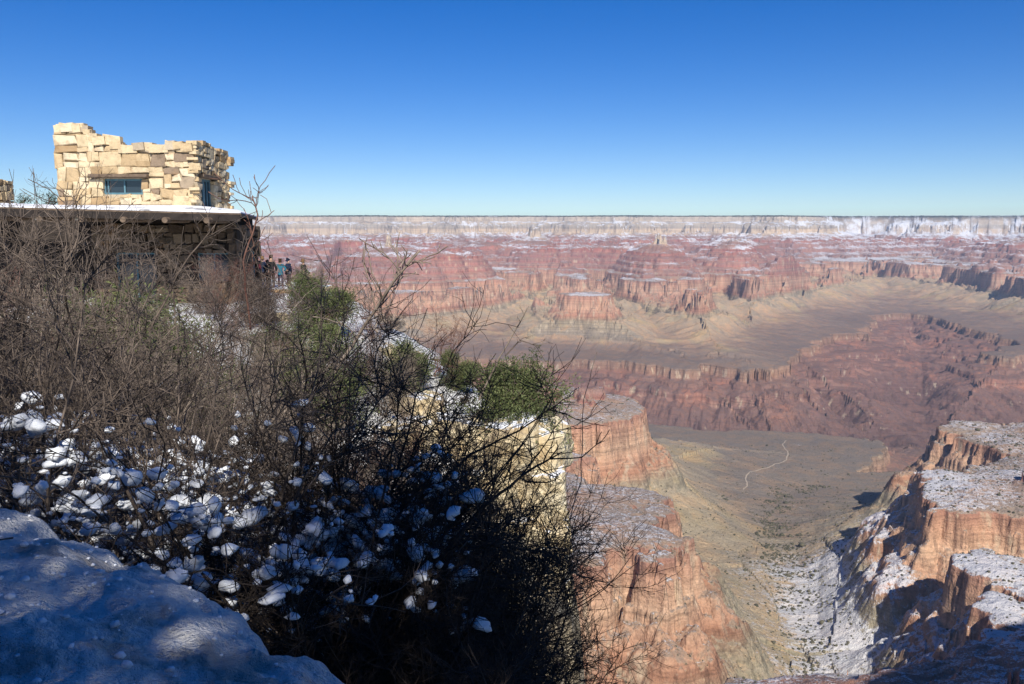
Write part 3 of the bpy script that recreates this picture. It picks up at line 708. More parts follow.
# snow caught in the shrubs
def snow_lumps():
    rng = random.Random(77)
    kinds = []; crust = []
    for i in range(12):
        V, Fc = snow_lump_mesh(rng, 1.0, rng.choice([3, 4, 5, 7]))
        me = bpy.data.meshes.new('snow_lump'); me.from_pydata([tuple(v) for v in V], [], Fc); me.update(); me.materials.append(M['snow'])
        me.polygons.foreach_set('use_smooth', np.ones(len(me.polygons), bool)); kinds.append(me)
    cand = []
    bpy.context.view_layer.update()
    for o, spots in SHR[:24]:
        mw = o.matrix_world
        for p in spots[::2]:
            w = mw @ p
            if w.y < 2: continue
            # pixel row / column, only to know which part of the slope the lump is on
            c, s = math.cos(R(7.23)), math.sin(R(7.23)); dep = w.y*c-w.z*s; up = w.y*s+w.z*c
            px, py = 512+835*w.x/dep, 342-835*up/dep
            if not (-20 < px < 470 and 395 < py < 625): continue
            keep = math.exp(-((py-515-.05*(px-200))/60)**2)*(1 if px < 330 else .45)
            if w.z-rz(w.x, w.y) > 1.5: keep *= .35
            if noise_.noise(w*2.3) > .05:
                for _ in range(3):
                    if rng.random() < keep*1.6: crust.append(w+rvec(rng)*.05)
            if rng.random() < keep: cand.append(w)
    rng.shuffle(cand); used = []
    for w in cand:
        if len(used) >= 285: break
        if any((w-u).length < .13 for u in used): continue
        used.append(w)
        o = bpy.data.objects.new('snow_lump', rng.choice(kinds)); C.objects.link(o)
        r = min(.06, max(.018, rng.lognormvariate(-3.4, .4))); o.location = w-Vector((0, 0, r*.1)); o.rotation_euler = (rng.uniform(-.3, .3), rng.uniform(-.3, .3), rng.uniform(0, 6.3))
        o.scale = (r*rng.uniform(.8, 1.2), r*rng.uniform(.8, 1.2), r*rng.uniform(.8, 1.15))
        tag(o, 'small lump of snow caught in the bare twigs of the thicket', 'snow', 'snow lumps lodged in the shrubs')
    rng.shuffle(crust); crust = crust[:9500]; print('crust', len(crust))
    bm = bmesh.new(); bmesh.ops.create_icosphere(bm, subdivisions=2, radius=1); bv = np.array([v.co[:] for v in bm.verts]); bf = np.array([[v.index for v in f.verts] for f in bm.faces]); bm.free()
    rs = np.random.RandomState(2); n = len(crust); P = np.array([w[:] for w in crust]); s = np.clip(np.exp(rs.normal(-3.95, .5, n)), .008, .042)[:, None, None]
    shp = np.stack([rs.uniform(.8, 1.6, n), rs.uniform(.8, 1.6, n), rs.uniform(.6, 1.0, n)], 1)[:, None]
    shp[:, :, 0] *= rs.uniform(.8, 1.5, (n, 1)); ph = rs.uniform(0, 6, (4, n, 1, 1))
    rad = 1+.24*np.sin(bv[None, :, :1]*3.3+ph[0])*np.cos(bv[None, :, 1:2]*3.9+ph[1])+.2*np.sin(bv[None, :, 2:]*6+ph[2])*np.cos(bv[None, :, :1]*7+ph[3])
    L = bv[None]*rad*shp*s; a = rs.uniform(0, 6.3, (n, 1)); t_ = rs.normal(0, .35, (n, 1))
    x_ = L[..., 0]*np.cos(t_)-L[..., 2]*np.sin(t_); z_ = L[..., 0]*np.sin(t_)+L[..., 2]*np.cos(t_)
    L = np.stack([x_*np.cos(a)-L[..., 1]*np.sin(a), x_*np.sin(a)+L[..., 1]*np.cos(a), z_], -1)
    W = P[:, None]+L
    Fq = (bf[None]+(np.arange(n)*len(bv))[:, None, None]).reshape(-1, 3).astype(np.int32); W = W.reshape(-1, 3).astype(F32)
    me = bpy.data.meshes.new('twig_snow'); me.vertices.add(len(W)); me.vertices.foreach_set('co', W.ravel()); me.loops.add(len(Fq)*3); me.loops.foreach_set('vertex_index', Fq.ravel())
    me.polygons.add(len(Fq)); me.polygons.foreach_set('loop_start', np.arange(len(Fq), dtype=np.int32)*3); me.polygons.foreach_set('loop_total', np.full(len(Fq), 3, np.int32)); me.update(calc_edges=True)
    me.polygons.foreach_set('use_smooth', np.ones(len(Fq), bool)); me.materials.append(M['snow']); o = bpy.data.objects.new('twig_snow', me); C.objects.link(o)
    tag(o, 'crumbs of snow clinging to the twigs all through the shaded thicket', 'snow', None, 'stuff')
    for (px, py, Y, r, lb) in [(95,455,5.6,.13,'largest pillow of snow in the left part of the thicket'),(74,505,4.6,.12,'rounded snow heap just above the left end of the snow bank'),(318,563,4.5,.09,'bright sunlit snow lump low in the dark shrub'),
        (378,492,5.5,.10,'long flat snow cushion on branches right of centre'),(368,560,4.6,.075,'bright snow lump beside the sunlit one in the dark shrub'),(4,467,5.5,.075,'round snow lump at the left edge of the photo'),
        (305,468,5.4,.06,'single bright snow lump in the middle of the thicket'),(130,480,5.6,.11,'snow pillow right of the largest one'),(240,520,5.2,.11,'bluish snow mass on low branches in the middle of the thicket'),(200,500,5.5,.12,'snow mass hanging in twigs left of the middle'),(285,575,4.9,.09,'drooping bluish snow mass under the sunlit lump')]:
        V, Fc = snow_lump_mesh(rng, r*.46, 10); o = mesh_obj('snow_lump', V, Fc, M['snow'], None, True); o.location = pix(px, py, Y); tag(o, lb, 'snow')
snow_lumps()
print('shrubs', time.time()-T0)

# ---------------------------------------------------------------- evergreens
jm = evergreen_meshes(11, 2.0, 2.3, .05, 900, 34)
jm2 = evergreen_meshes(12, 2.4, 2.0, .05, 850, 34)
pm = evergreen_meshes(21, 7.6, 4.4, .13, 520, 30, True, True, .12)
p = pix(517, 425, 25.3); evergreen('juniper_bush', (p.x, p.y, -6.4), jm, M['juniper'], M['bark_grey'], 'green juniper bush perched on the pale cliff edge against the canyon', 'bush', None, 0, 1.4)
evergreen('juniper_bush', (-3.5, 26.8, rz(-3.5, 26.8)), jm2, M['juniper'], M['bark_grey'], 'juniper bush left of the tan boulder at the cliff top', 'bush', None, 4.1, .95)
evergreen('juniper_bush', (-5.4, 24, rz(-5.4, 24)), jm2, M['juniper'], M['bark_grey'], 'olive green juniper bush behind the thicket, below the group of people', 'bush', None, 1.0, 1.35)
evergreen('juniper_bush', (-2.05, 29, rz(-2.05, 29)), jm2, M['juniper'], M['bark_grey'], 'small ragged juniper left of the green bush on the cliff', 'bush', None, 2.6, .62)
evergreen('juniper_bush', (-9.6, 20.5, rz(-9.6, 20.5)), jm, M['juniper'], M['bark_grey'], 'juniper bush in front of the dark lower wall of the stone building', 'bush', None, 2.6, 1.75)
evergreen('juniper_bush', (-7.0, 25.5, rz(-7.0, 25.5)), jm, M['juniper'], M['bark_grey'], 'juniper bush right of the building, at the foot of the snowy ledge', 'bush', None, .6, 1.1)
evergreen('juniper_bush', (-6.0, 13.2, rz(-6.0, 13.2)), evergreen_meshes(13, 3.9, 3.2, .055, 1300, 34), M['juniper'], M['bark_grey'], 'tall olive juniper rising out of the thicket in front of the building wall', 'bush', None, .3, 1.0)
evergreen('juniper_bush', (-7.4, 31, rz(-7.4, 31)), jm2, M['juniper'], M['bark_grey'], 'dense juniper right of the snowy ledge where the people stand', 'bush', None, 3.3, 1.1)
# pines behind the photographer: they keep the snow bank and the lower thicket in shade
tr = evergreen('pinyon_pine', (-4.4, -4.2, -1.5), pm, M['pinyon'], M['bark_dark'], 'pinyon pine standing behind the photographer', 'tree', 'pinyon pines behind the viewpoint')
for (x, y, s, r) in [(-2.0, -4.6, .98, 1.2), (.5, -4.4, 1.0, 2.6), (2.9, -5.0, 1.05, 4.0), (-6.9, -4.6, .97, 5.0), (-9.6, -4.0, .95, .5), (-12.4, -3.6, .95, 1.9), (1.9, -7.6, 1.2, 1.0)]:
    c = copy_tree(tr); c.location = (x, y, -1.5); c.rotation_euler = (0, 0, r); c.scale = (s*1.3, s*1.3, s*1.3)
dm = evergreen_meshes(31, 5.2, 3.6, .12, 220, 22, True, True)
t2 = evergreen('distant_pine', (-37.5, 62, -1.0), dm, M['pinyon'], M['bark_dark'], 'dark tree top showing above the porch roof at the far left', 'tree', 'dark trees beyond the building')
for (x, y, s) in [(-34.6, 62, .88), (-40.5, 64, 1.05), (-43, 63, .98)]:
    c = copy_tree(t2); c.location = (x, y, -1.0); c.scale = (s, s, s); c.rotation_euler = (0, 0, x)
print('evergreens', time.time()-T0)
# ---------------------------------------------------------------- stone building
def stone_mat(name, cols, mortar=False):
    m, nt, b = newmat(name); N = NB(nt)
    tc = N.n('ShaderNodeNewGeometry').outputs['Position']
    at = N.n('ShaderNodeAttribute', attribute_name='tint').outputs['Fac']
    col = N.ramp(at, cols)
    col = N.mix(1.0, col, N.ramp(N.noise(tc, 3.2, 5, .65), [(.28, g1(.62)), (.5, g1(1)), (.75, g1(1.15))]), 'MULTIPLY')
    col = N.mix(N.math('MULTIPLY', N.maprange(N.noise(tc, 1.1, 4, .6), .56, .68), .5), col, (.30,.17,.08))
    nt.links.new(col, b.inputs['Base Color']); b.inputs['Roughness'].default_value = .92; b.inputs['Specular IOR Level'].default_value = .15
    nt.links.new(N.bump(N.noise(tc, 9, 5, .7), .8, .05), b.inputs['Normal'])
    return m
M['stone'] = stone_mat('stone', [(0, (.38,.26,.14)), (.3, (.54,.40,.23)), (.6, (.64,.51,.32)), (.85, (.70,.59,.41)), (1, (.26,.19,.13))])
M['stone_shaded'] = stone_mat('stone_shaded', [(0, (.07,.05,.035)), (.4, (.13,.095,.065)), (.8, (.19,.145,.10)), (1, (.05,.04,.03))])  # lower storey stone with the shade under the porch roof put into its colour
M['mortar'] = simple_mat('mortar', (.34,.27,.18), (.50,.41,.28), 5)
M['wood'] = simple_mat('wood', (.09,.062,.042), (.20,.145,.10), 6)
M['frame_blue'] = simple_mat('frame_blue', (.07,.15,.19), (.10,.21,.25), 5, .5, .4)
M['plaster'] = simple_mat('plaster', (.62,.54,.38), (.72,.64,.47), 1.5)
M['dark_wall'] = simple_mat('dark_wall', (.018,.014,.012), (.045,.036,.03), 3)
def glass_mat():
    m, nt, b = newmat('window_glass'); b.inputs['Base Color'].default_value = (.02,.03,.04,1); b.inputs['Roughness'].default_value = .05
    b.inputs['Specular IOR Level'].default_value = .8; return m
M['glass'] = glass_mat()
def box(V, Fc, c, s, rot=None, A=None, a=0):
    k = len(V)
    for sx, sy, sz in [(-1,-1,-1),(1,-1,-1),(1,1,-1),(-1,1,-1),(-1,-1,1),(1,-1,1),(1,1,1),(-1,1,1)]:
        p = Vector((sx*s[0]/2, sy*s[1]/2, sz*s[2]/2))
        if rot is not None: p = rot @ p
        V.append(p+Vector(c))
    for f in [(0,3,2,1),(4,5,6,7),(0,1,5,4),(1,2,6,5),(2,3,7,6),(3,0,4,7)]: Fc.append(tuple(k+i for i in f))
    if A is not None: A += [a]*8
def bevel(o, w, seg=1):
    md = o.modifiers.new('bevel', 'BEVEL'); md.width = w; md.segments = seg
    return o
def split(rng, u0, v0, u1, v1, out, tu, tv):
    w, h = u1-u0, v1-v0
    if w > tu*rng.uniform(1.2, 2.3) and (w > h*1.15 or h < tv*1.6):
        m = u0+w*rng.uniform(.32, .68); split(rng, u0, v0, m, v1, out, tu, tv); split(rng, m, v0, u1, v1, out, tu, tv)
    elif h > tv*rng.uniform(1.1, 2.2):
        m = v0+h*rng.uniform(.3, .7); split(rng, u0, v0, u1, m, out, tu, tv); split(rng, u0, m, u1, v1, out, tu, tv)
    else: out.append((u0, v0, u1, v1))
def stone_face(V, Fc, A, rng, O, U, W, Nn, width, height, prof=None, holes=(), depth=.12, tu=.42, tv=.26, rough=.03):
    """rubble masonry: O origin, U along, W up, Nn outwards"""
    rects = []; v = 0
    while v < height:
        h = rng.uniform(.5, 1.0); split(rng, 0, v, width, min(v+h, height), rects, tu, tv); v += h
    for (u0, v0, u1, v1) in rects:
        cu, cv = (u0+u1)/2, (v0+v1)/2
        if prof and v0+(v1-v0)*.55 > prof(cu): continue
        if any(a < cu < c and b < cv < d for (a, b, c, d) in holes): continue
        for (a, b, c, d) in holes:
            if u1 > a and u0 < c and v1 > b and v0 < d:
                if cu < a: u1 = min(u1, a)
                elif cu > c: u0 = max(u0, c)
                elif cv < b: v1 = min(v1, b)
                elif cv > d: v0 = max(v0, d)
        if u1-u0 < .06 or v1-v0 < .05: continue
        g = .003; dp = depth*rng.uniform(.78, 1.04); k = len(V); j = min(.085, (u1-u0)*.2, (v1-v0)*.24)
        cs = [(u0+g, v0+g), (u1-g, v0+g), (u1-g, v1-g), (u0+g, v1-g)]
        cs = [(a+rng.uniform(-j, j), b+rng.uniform(-j, j)) for a, b in cs]
        mu, mv = sum(c[0] for c in cs)/4, sum(c[1] for c in cs)/4
        for lvl, (ins, dd) in enumerate([(0, -.25), (.02, dp*.6), (.2, dp)]):
            for (a, b) in cs:
                a2 = a+(mu-a)*ins; b2 = b+(mv-b)*ins
                V.append(O+U*a2+W*b2+Nn*(dd+(rng.uniform(-rough, rough)*.5 if lvl else 0)))
        for l in (0, 1):
            for i in range(4):
                i2 = (i+1) % 4; Fc.append((k+l*4+i, k+l*4+i2, k+l*4+4+i2, k+l*4+4+i))
        Fc.append((k+8, k+9, k+10, k+11))
        t = min(.97, max(0, rng.gauss(.48, .26))); 
        if rng.random() < .05: t = 1
        A += [t]*12
def stone_building():
    rng = random.Random(5)
    e = empty('stone_building', (-18.5, 40, -3.3)); off = Vector((18.5, -40, 3.3))
    tag(e, 'rustic lookout building of cream rubble stone with ruin-like broken parapet and flat porch roof', 'building')
    def ob(name, V, Fc, mat, parent=e, smooth=False, A=None): return mesh_obj(name, [Vector(v)+(off if parent is e else Vector((0,0,0))) for v in V], Fc, mat, parent, smooth, A)
    ux, uy, uz = Vector((1,0,0)), Vector((0,1,0)), Vector((0,0,1))
    # upper room: front from x -21.8 to -15.2 on y = 40, side back to y = 44.4
    x0, x1, y0, y1, zb = -21.45, -14.95, 40.0, 44.5, 1.40
    def prof(u):
        for a, b in [(1.45, 3.72), (1.75, 3.6), (2.05, 3.3), (2.75, 3.15), (3.2, 2.95), (3.8, 2.78), (4.6, 2.9), (5.2, 2.80), (6.1, 2.95)]:
            if u < a: return b
        return 2.85
    V, Fc, A = [], [], []
    win = (2.15, .55, 4.0, 1.28); 
    stone_face(V, Fc, A, rng, Vector((x0, y0, zb)), ux, uz, -uy, x1-x0, 4.2, prof, [win, (1.7, 1.28, 4.3, 1.5)], .08, .52, .36)
    sprof = lambda u: 2.9-.0*u+(.12 if 1 < u < 2 else 0)-(.15 if 2.6 < u < 3.1 else 0)
    door = (.55, -.2, 2.3, 1.35)
    stone_face(V, Fc, A, rng, Vector((x1, y0, zb)), uy, uz, ux, y1-y0, 3.1, sprof, [door, (.3, 1.35, 2.6, 1.55)], .16, .42, .27, .06)
    # ragged quoins at the near and far corner
    for k in range(22):
        z = zb+.1+k*.14; 
        for (cx, cy) in ((x1, y0), (x1+.05, y1), (x0, y0)):
            if rng.random() < (.3 if cx > x0 else 0):
                zz = z if cx > x0 or True else z
                q = Matrix.Rotation(rng.uniform(-.25, .25), 3, 'Z')
                box(V, Fc, (cx+rng.uniform(-.06, .10 if cx > x0 else .02), cy+rng.uniform(-.08, .06), zz), (rng.uniform(.3, .6), rng.uniform(.3, .55), rng.uniform(.12, .2)), q, A, min(1, max(0, rng.gauss(.5, .2))))
    # coping stones lying on the broken top
    for u in np.arange(.3, 6.5, .37):
        h = prof(u); box(V, Fc, (x0+u, y0+.12+rng.uniform(-.06, .06), zb+h-.14), (rng.uniform(.44, .6), .5, rng.uniform(.30, .42)), Matrix.Rotation(rng.uniform(-.12, .12), 3, 'Y'), A, min(1, max(0, rng.gauss(.6, .2))))
    for u in np.arange(.2, 4.5, .4):
        box(V, Fc, (x1-.1+rng.uniform(-.06, .06), y0+u, zb+sprof(u)+.02), (.5, rng.uniform(.3, .55), rng.uniform(.08, .22)), Matrix.Rotation(rng.uniform(-.12, .12), 3, 'X'), A, min(1, max(0, rng.gauss(.45, .2))))
    for k in range(9):   # loose blocks heaped at the high corner
        box(V, Fc, (x0+.3+rng.uniform(0, 1.0), y0+.15+rng.uniform(-.05, .05), zb+3.66+rng.uniform(0, .12)), (rng.uniform(.3, .5), .4, rng.uniform(.1, .18)), Matrix.Rotation(rng.uniform(-.2, .2), 3, 'Y'), A, rng.uniform(.4, .8))
    w = ob('wall', V, Fc, M['stone'], A=A)
    V, Fc = [], []
    # mortar core behind the stones, stepped like the parapet, with a window and a door opening
    cuts = [0, 1.45, 1.75, 2.15, 3.2, 4.0, 6.6]
    for a, b in zip(cuts[:-1], cuts[1:]):
        top = min(prof(a+.01), prof(b-.01))-.04
        if a >= 2.15 and b <= 4.0:
            box(V, Fc, (x0+(a+b)/2, y0+.25, zb+.275), (b-a-.004, .4, .55)); box(V, Fc, (x0+(a+b)/2, y0+.25, zb+(1.28+top)/2), (b-a-.004, .4, top-1.28))
        else: box(V, Fc, (x0+(a+b)/2, y0+.25, zb+top/2), (b-a-.004, .4, top))
    for a, b, lo in [(.46, .55, 0), (.55, 2.3, 1.35), (2.3, 4.5, 0)]:
        box(V, Fc, (x1-.27, y0+(a+b)/2, zb+(lo+2.7)/2), (.4, b-a-.004, 2.7-lo))
    box(V, Fc, ((x0+x1)/2, y1-.2, zb+1.3), (x1-x0-.9, .35, 2.6)); box(V, Fc, (x0+.2, (y0+y1)/2, zb+1.4), (.35, y1-y0-.9, 2.8))
    box(V, Fc, ((x0+x1)/2, (y0+y1)/2+.1, zb+2.3), (x1-x0-.95, y1-y0-.95, .12))
    ob('wall_core', V, Fc, M['mortar'])
    # lintels, ledge
    V, Fc = [], []; box(V, Fc, (x0+3.0, y0-.14, zb+1.40), (2.75, .42, .16)); bevel(ob('lintel', V, Fc, M['wood']), .03)
    V, Fc = [], []; box(V, Fc, (x1+.14, y0+1.45, zb+1.46), (.42, 2.4, .16)); bevel(ob('lintel', V, Fc, M['wood']), .03)
    V, Fc = [], []; box(V, Fc, (x0+2.9, y0-.17, zb-.02), (5.0, .34, .16)); bevel(ob('ledge', V, Fc, M['wood']), .02)
    V, Fc = [], []; box(V, Fc, ((x0+x1)/2+.1, y0-.12, zb-.17), (x1-x0+.5, .5, .28)); box(V, Fc, (x1+.10, (y0+y1)/2, zb-.17), (.5, y1-y0-.2, .28)); ob('plinth', V, Fc, M['plaster'])
    # front window
    def window(cx, cy, cz, w_, h_, alongx, mull, name='window'):
        V, Fc = [], []; t = .09
        def bx(u, z, su, sz, dy=0):
            if alongx: box(V, Fc, (cx+u, cy+dy, cz+z), (su, .09, sz))
            else: box(V, Fc, (cx+dy, cy+u, cz+z), (.09, su, sz))
        bx(-w_/2+t/2, 0, t, h_); bx(w_/2-t/2, 0, t, h_); bx(0, h_/2-t/2, w_-2*t, t); bx(0, -h_/2+t/2, w_-2*t, t)
        for q in mull: bx(q, 0, t*.8, h_-2*t)
        f = ob(name, V, Fc, M['frame_blue'])
        V2, F2 = [], []
        if alongx: box(V2, F2, (cx, cy+.03, cz), (w_-.1, .02, h_-.1))
        else: box(V2, F2, (cx-.02, cy, cz), (.02, w_-.1, h_-.1))
        mesh_obj('pane', [v+off for v in V2], F2, M['glass'], f)
        return f
    window(x0+3.075, y0+.16, zb+.915, 1.85, .73, True, [.05, -.72])
    window(x1-.14, y0+.95, zb+.58, .75, 1.5, False, [], 'window')
    window(x1-.14, y0+1.82, zb+.55, .9, 1.6, False, [0], 'door')
    # porch roof: slopes down to the eave over the lower storey
    def slab(name, pts, th, mat):
        n = len(pts); V = [Vector(p) for p in pts]+[Vector(p)-Vector((0,0,th)) for p in pts]
        Fc = [(0,1,2), (0,2,3), (n+2,n+1,n), (n+3,n+2,n)]+[(i, i+n, (i+1) % n+n, (i+1) % n) for i in range(n)]
        return ob(name, V, Fc, mat)
    RF = [(-27.5, 36.6, 1.36), (-21.2, 36.6, 1.22), (-12.0, 37.4, 1.0), (-13.9, 46.2, 1.0), (-15.0, 46.2, 1.38), (-15.1, 40.3, 1.40), (-21.8, 40.3, 1.42), (-27.5, 40.3, 1.62)]
    def lift(pts, dz, grow=0): return [(x, y, z+dz) for x, y, z in pts]
    m_, nt_, b_ = newmat('roof_snow'); N_ = NB(nt_); tc_ = N_.n('ShaderNodeNewGeometry').outputs['Position']
    nt_.links.new(N_.mix(N_.maprange(N_.noise(tc_, .9, 4, .6), .36, .46), (.30,.29,.28), (.82,.84,.88)), b_.inputs['Base Color']); b_.inputs['Roughness'].default_value = .8
    # the roof is split in three plain sheets so that each stays flat
    r1 = slab('roof', [RF[0], RF[1], RF[6], RF[7]], .16, M['wood']); slab('roof', [RF[1], RF[2], RF[5], RF[6]], .16, M['wood']); slab('roof', [RF[2], RF[3], RF[4], RF[5]], .16, M['wood'])
    for q in ([0,1,6,7], [1,2,5,6], [2,3,4,5]):
        pts = [Vector(RF[i]) for i in q]; c = sum(pts, Vector())/4
        slab('roof_snow', [c+(p-c)*.985+Vector((0,0,.062)) for p in pts], .056, m_)
    V, Fc = [], []
    box(V, Fc, (-24.3, 36.54, 1.07), (6.5, .1, .34), Matrix.Rotation(.024, 3, 'Y')); box(V, Fc, (-16.6, 36.95, .89), (9.2, .1, .30), Matrix.Rotation(.022, 3, 'Y') @ Matrix.Rotation(.088, 3, 'Z')); ob('fascia', V, Fc, M['dark_wall'])
    # log beam ends
    for x in (-26, -24.2, -22.4, -20.5, -18.7, -16.9, -15.1, -13.3):
        T = Tubes(); T.add([Vector((x, 36.9+.02*(x+26)-.45, .80-.005*(x+26)*2)), Vector((x, 39.4, .92-.008*(x+26)*2))], .13, .13, 10); T.F.append(tuple(range(9, -1, -1)))
        ob('beam', T.V, T.F, M['wood'])
    # lower storey
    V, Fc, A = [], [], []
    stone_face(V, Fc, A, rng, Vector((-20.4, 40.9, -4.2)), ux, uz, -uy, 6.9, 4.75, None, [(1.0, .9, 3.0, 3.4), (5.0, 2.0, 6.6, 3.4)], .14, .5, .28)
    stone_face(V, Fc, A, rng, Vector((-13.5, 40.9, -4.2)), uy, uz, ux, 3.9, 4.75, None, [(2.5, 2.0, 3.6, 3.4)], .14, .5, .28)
    ob('lower_wall', V, Fc, M['stone_shaded'], A=A)
    V, Fc = [], []
    for (a, b, lo, hi) in [(0, 1.0, 0, 4.7), (1.0, 3.0, 3.4, 4.7), (1.0, 3.0, 0, .9), (3.0, 5.0, 0, 4.7), (5.0, 6.6, 3.4, 4.7), (5.0, 6.6, 0, 2.0), (6.6, 6.85, 0, 4.7)]:
        box(V, Fc, (-20.4+(a+b)/2, 41.15, -4.2+(lo+hi)/2), (b-a-.004, .4, hi-lo))
    for (a, b, lo, hi) in [(.46, 2.5, 0, 4.7), (2.5, 3.6, 0, 2.0), (2.5, 3.6, 3.4, 4.7), (3.6, 3.9, 0, 4.7)]:
        box(V, Fc, (-13.75, 40.9+(a+b)/2, -4.2+(lo+hi)/2), (.4, b-a-.004, hi-lo))
    box(V, Fc, (-20.2, 42.9, -1.8), (.4, 3.0, 4.6)); box(V, Fc, (-17.0, 44.6, -1.8), (6.5, .3, 4.6)); box(V, Fc, (-16.95, 41.3, .82), (6.8, .5, .7)); box(V, Fc, (-13.95, 43.1, .72), (.5, 2.9, .5)); ob('lower_core', V, Fc, M['dark_wall'])
    for (cx, cz, w_, h_) in [(-18.4, -2.05, 2.0, 2.5), (-14.6, -1.5, 1.6, 1.4)]: window(cx, 41.2, cz, w_, h_, True, [0])
    window(-13.7, 43.95, -1.5, 1.05, 1.4, False, [0])
    # open porch on the left: posts and back wall
    V, Fc = [], []
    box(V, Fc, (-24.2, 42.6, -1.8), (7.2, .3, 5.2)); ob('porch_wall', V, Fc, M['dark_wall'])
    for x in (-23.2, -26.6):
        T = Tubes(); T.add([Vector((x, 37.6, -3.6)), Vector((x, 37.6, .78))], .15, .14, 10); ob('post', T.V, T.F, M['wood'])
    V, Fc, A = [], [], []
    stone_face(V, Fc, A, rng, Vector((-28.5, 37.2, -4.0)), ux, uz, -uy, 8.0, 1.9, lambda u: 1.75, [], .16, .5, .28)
    ob('porch_parapet', V, Fc, M['stone_shaded'], A=A)
    # second broken stone stack at the far left
    V, Fc, A = [], [], []
    stone_face(V, Fc, A, rng, Vector((-26.5, 40.6, 1.4)), ux, uz, -uy, 1.75, 1.6, lambda u: 1.45 if u < 1.3 else .8, [], .15, .4, .25)
    stone_face(V, Fc, A, rng, Vector((-24.75, 40.6, 1.4)), uy, uz, ux, 1.3, 1.3, None, [], .15, .4, .25)
    box(V, Fc, (-25.66, 41.3, 1.95), (1.55, 1.2, 1.15), None, A, .3)
    ob('chimney', V, Fc, M['stone'], A=A)
stone_building()
print('building', time.time()-T0)

# ---------------------------------------------------------------- people on the terrace
M['skin'] = simple_mat('skin', (.42,.26,.18), (.48,.30,.21), 5)
def cloth(name, c): return simple_mat(name, tuple(x*.75 for x in c), c, 12, .9, .1)
def skin_mesh(name, pts, edges, rad, mat, parent, sub=1):
    me = bpy.data.meshes.new(name); me.from_pydata(pts, edges, []); o = bpy.data.objects.new(name, me); C.objects.link(o)
    md = o.modifiers.new('skin', 'SKIN'); md.use_smooth_shade = True
    sv = me.skin_vertices[0].data
    for i, r in enumerate(rad): sv[i].radius = (r, r) if not isinstance(r, tuple) else r; sv[i].use_root = (i == 0)
    s_ = o.modifiers.new('sub', 'SUBSURF'); s_.levels = sub; s_.render_levels = sub
    me.materials.append(mat)
    if parent is not None: o.parent = parent
    return o
def ensure_skin(me):
    if not me.skin_vertices: 
        bm = bmesh.new(); bm.from_mesh(me); bm.verts.layers.skin.verify(); bm.to_mesh(me); bm.free()
_sm = skin_mesh
def skin_mesh(name, pts, edges, rad, mat, parent, sub=1):
    me = bpy.data.meshes.new(name); bm = bmesh.new(); lay = bm.verts.layers.skin.verify()
    vs = [bm.verts.new(p) for p in pts]
    for a, b in edges: bm.edges.new((vs[a], vs[b]))
    for i, v in enumerate(vs):
        r = rad[i]; v[lay].radius = (r, r) if not isinstance(r, tuple) else r; v[lay].use_root = (i == 0)
    bm.to_mesh(me); bm.free()
    o = bpy.data.objects.new(name, me); C.objects.link(o)
    md = o.modifiers.new('skin', 'SKIN'); md.use_smooth_shade = True
    s_ = o.modifiers.new('sub', 'SUBSURF'); s_.levels = sub; s_.render_levels = sub
    me.materials.append(mat)
    if parent is not None: o.parent = parent
    return o
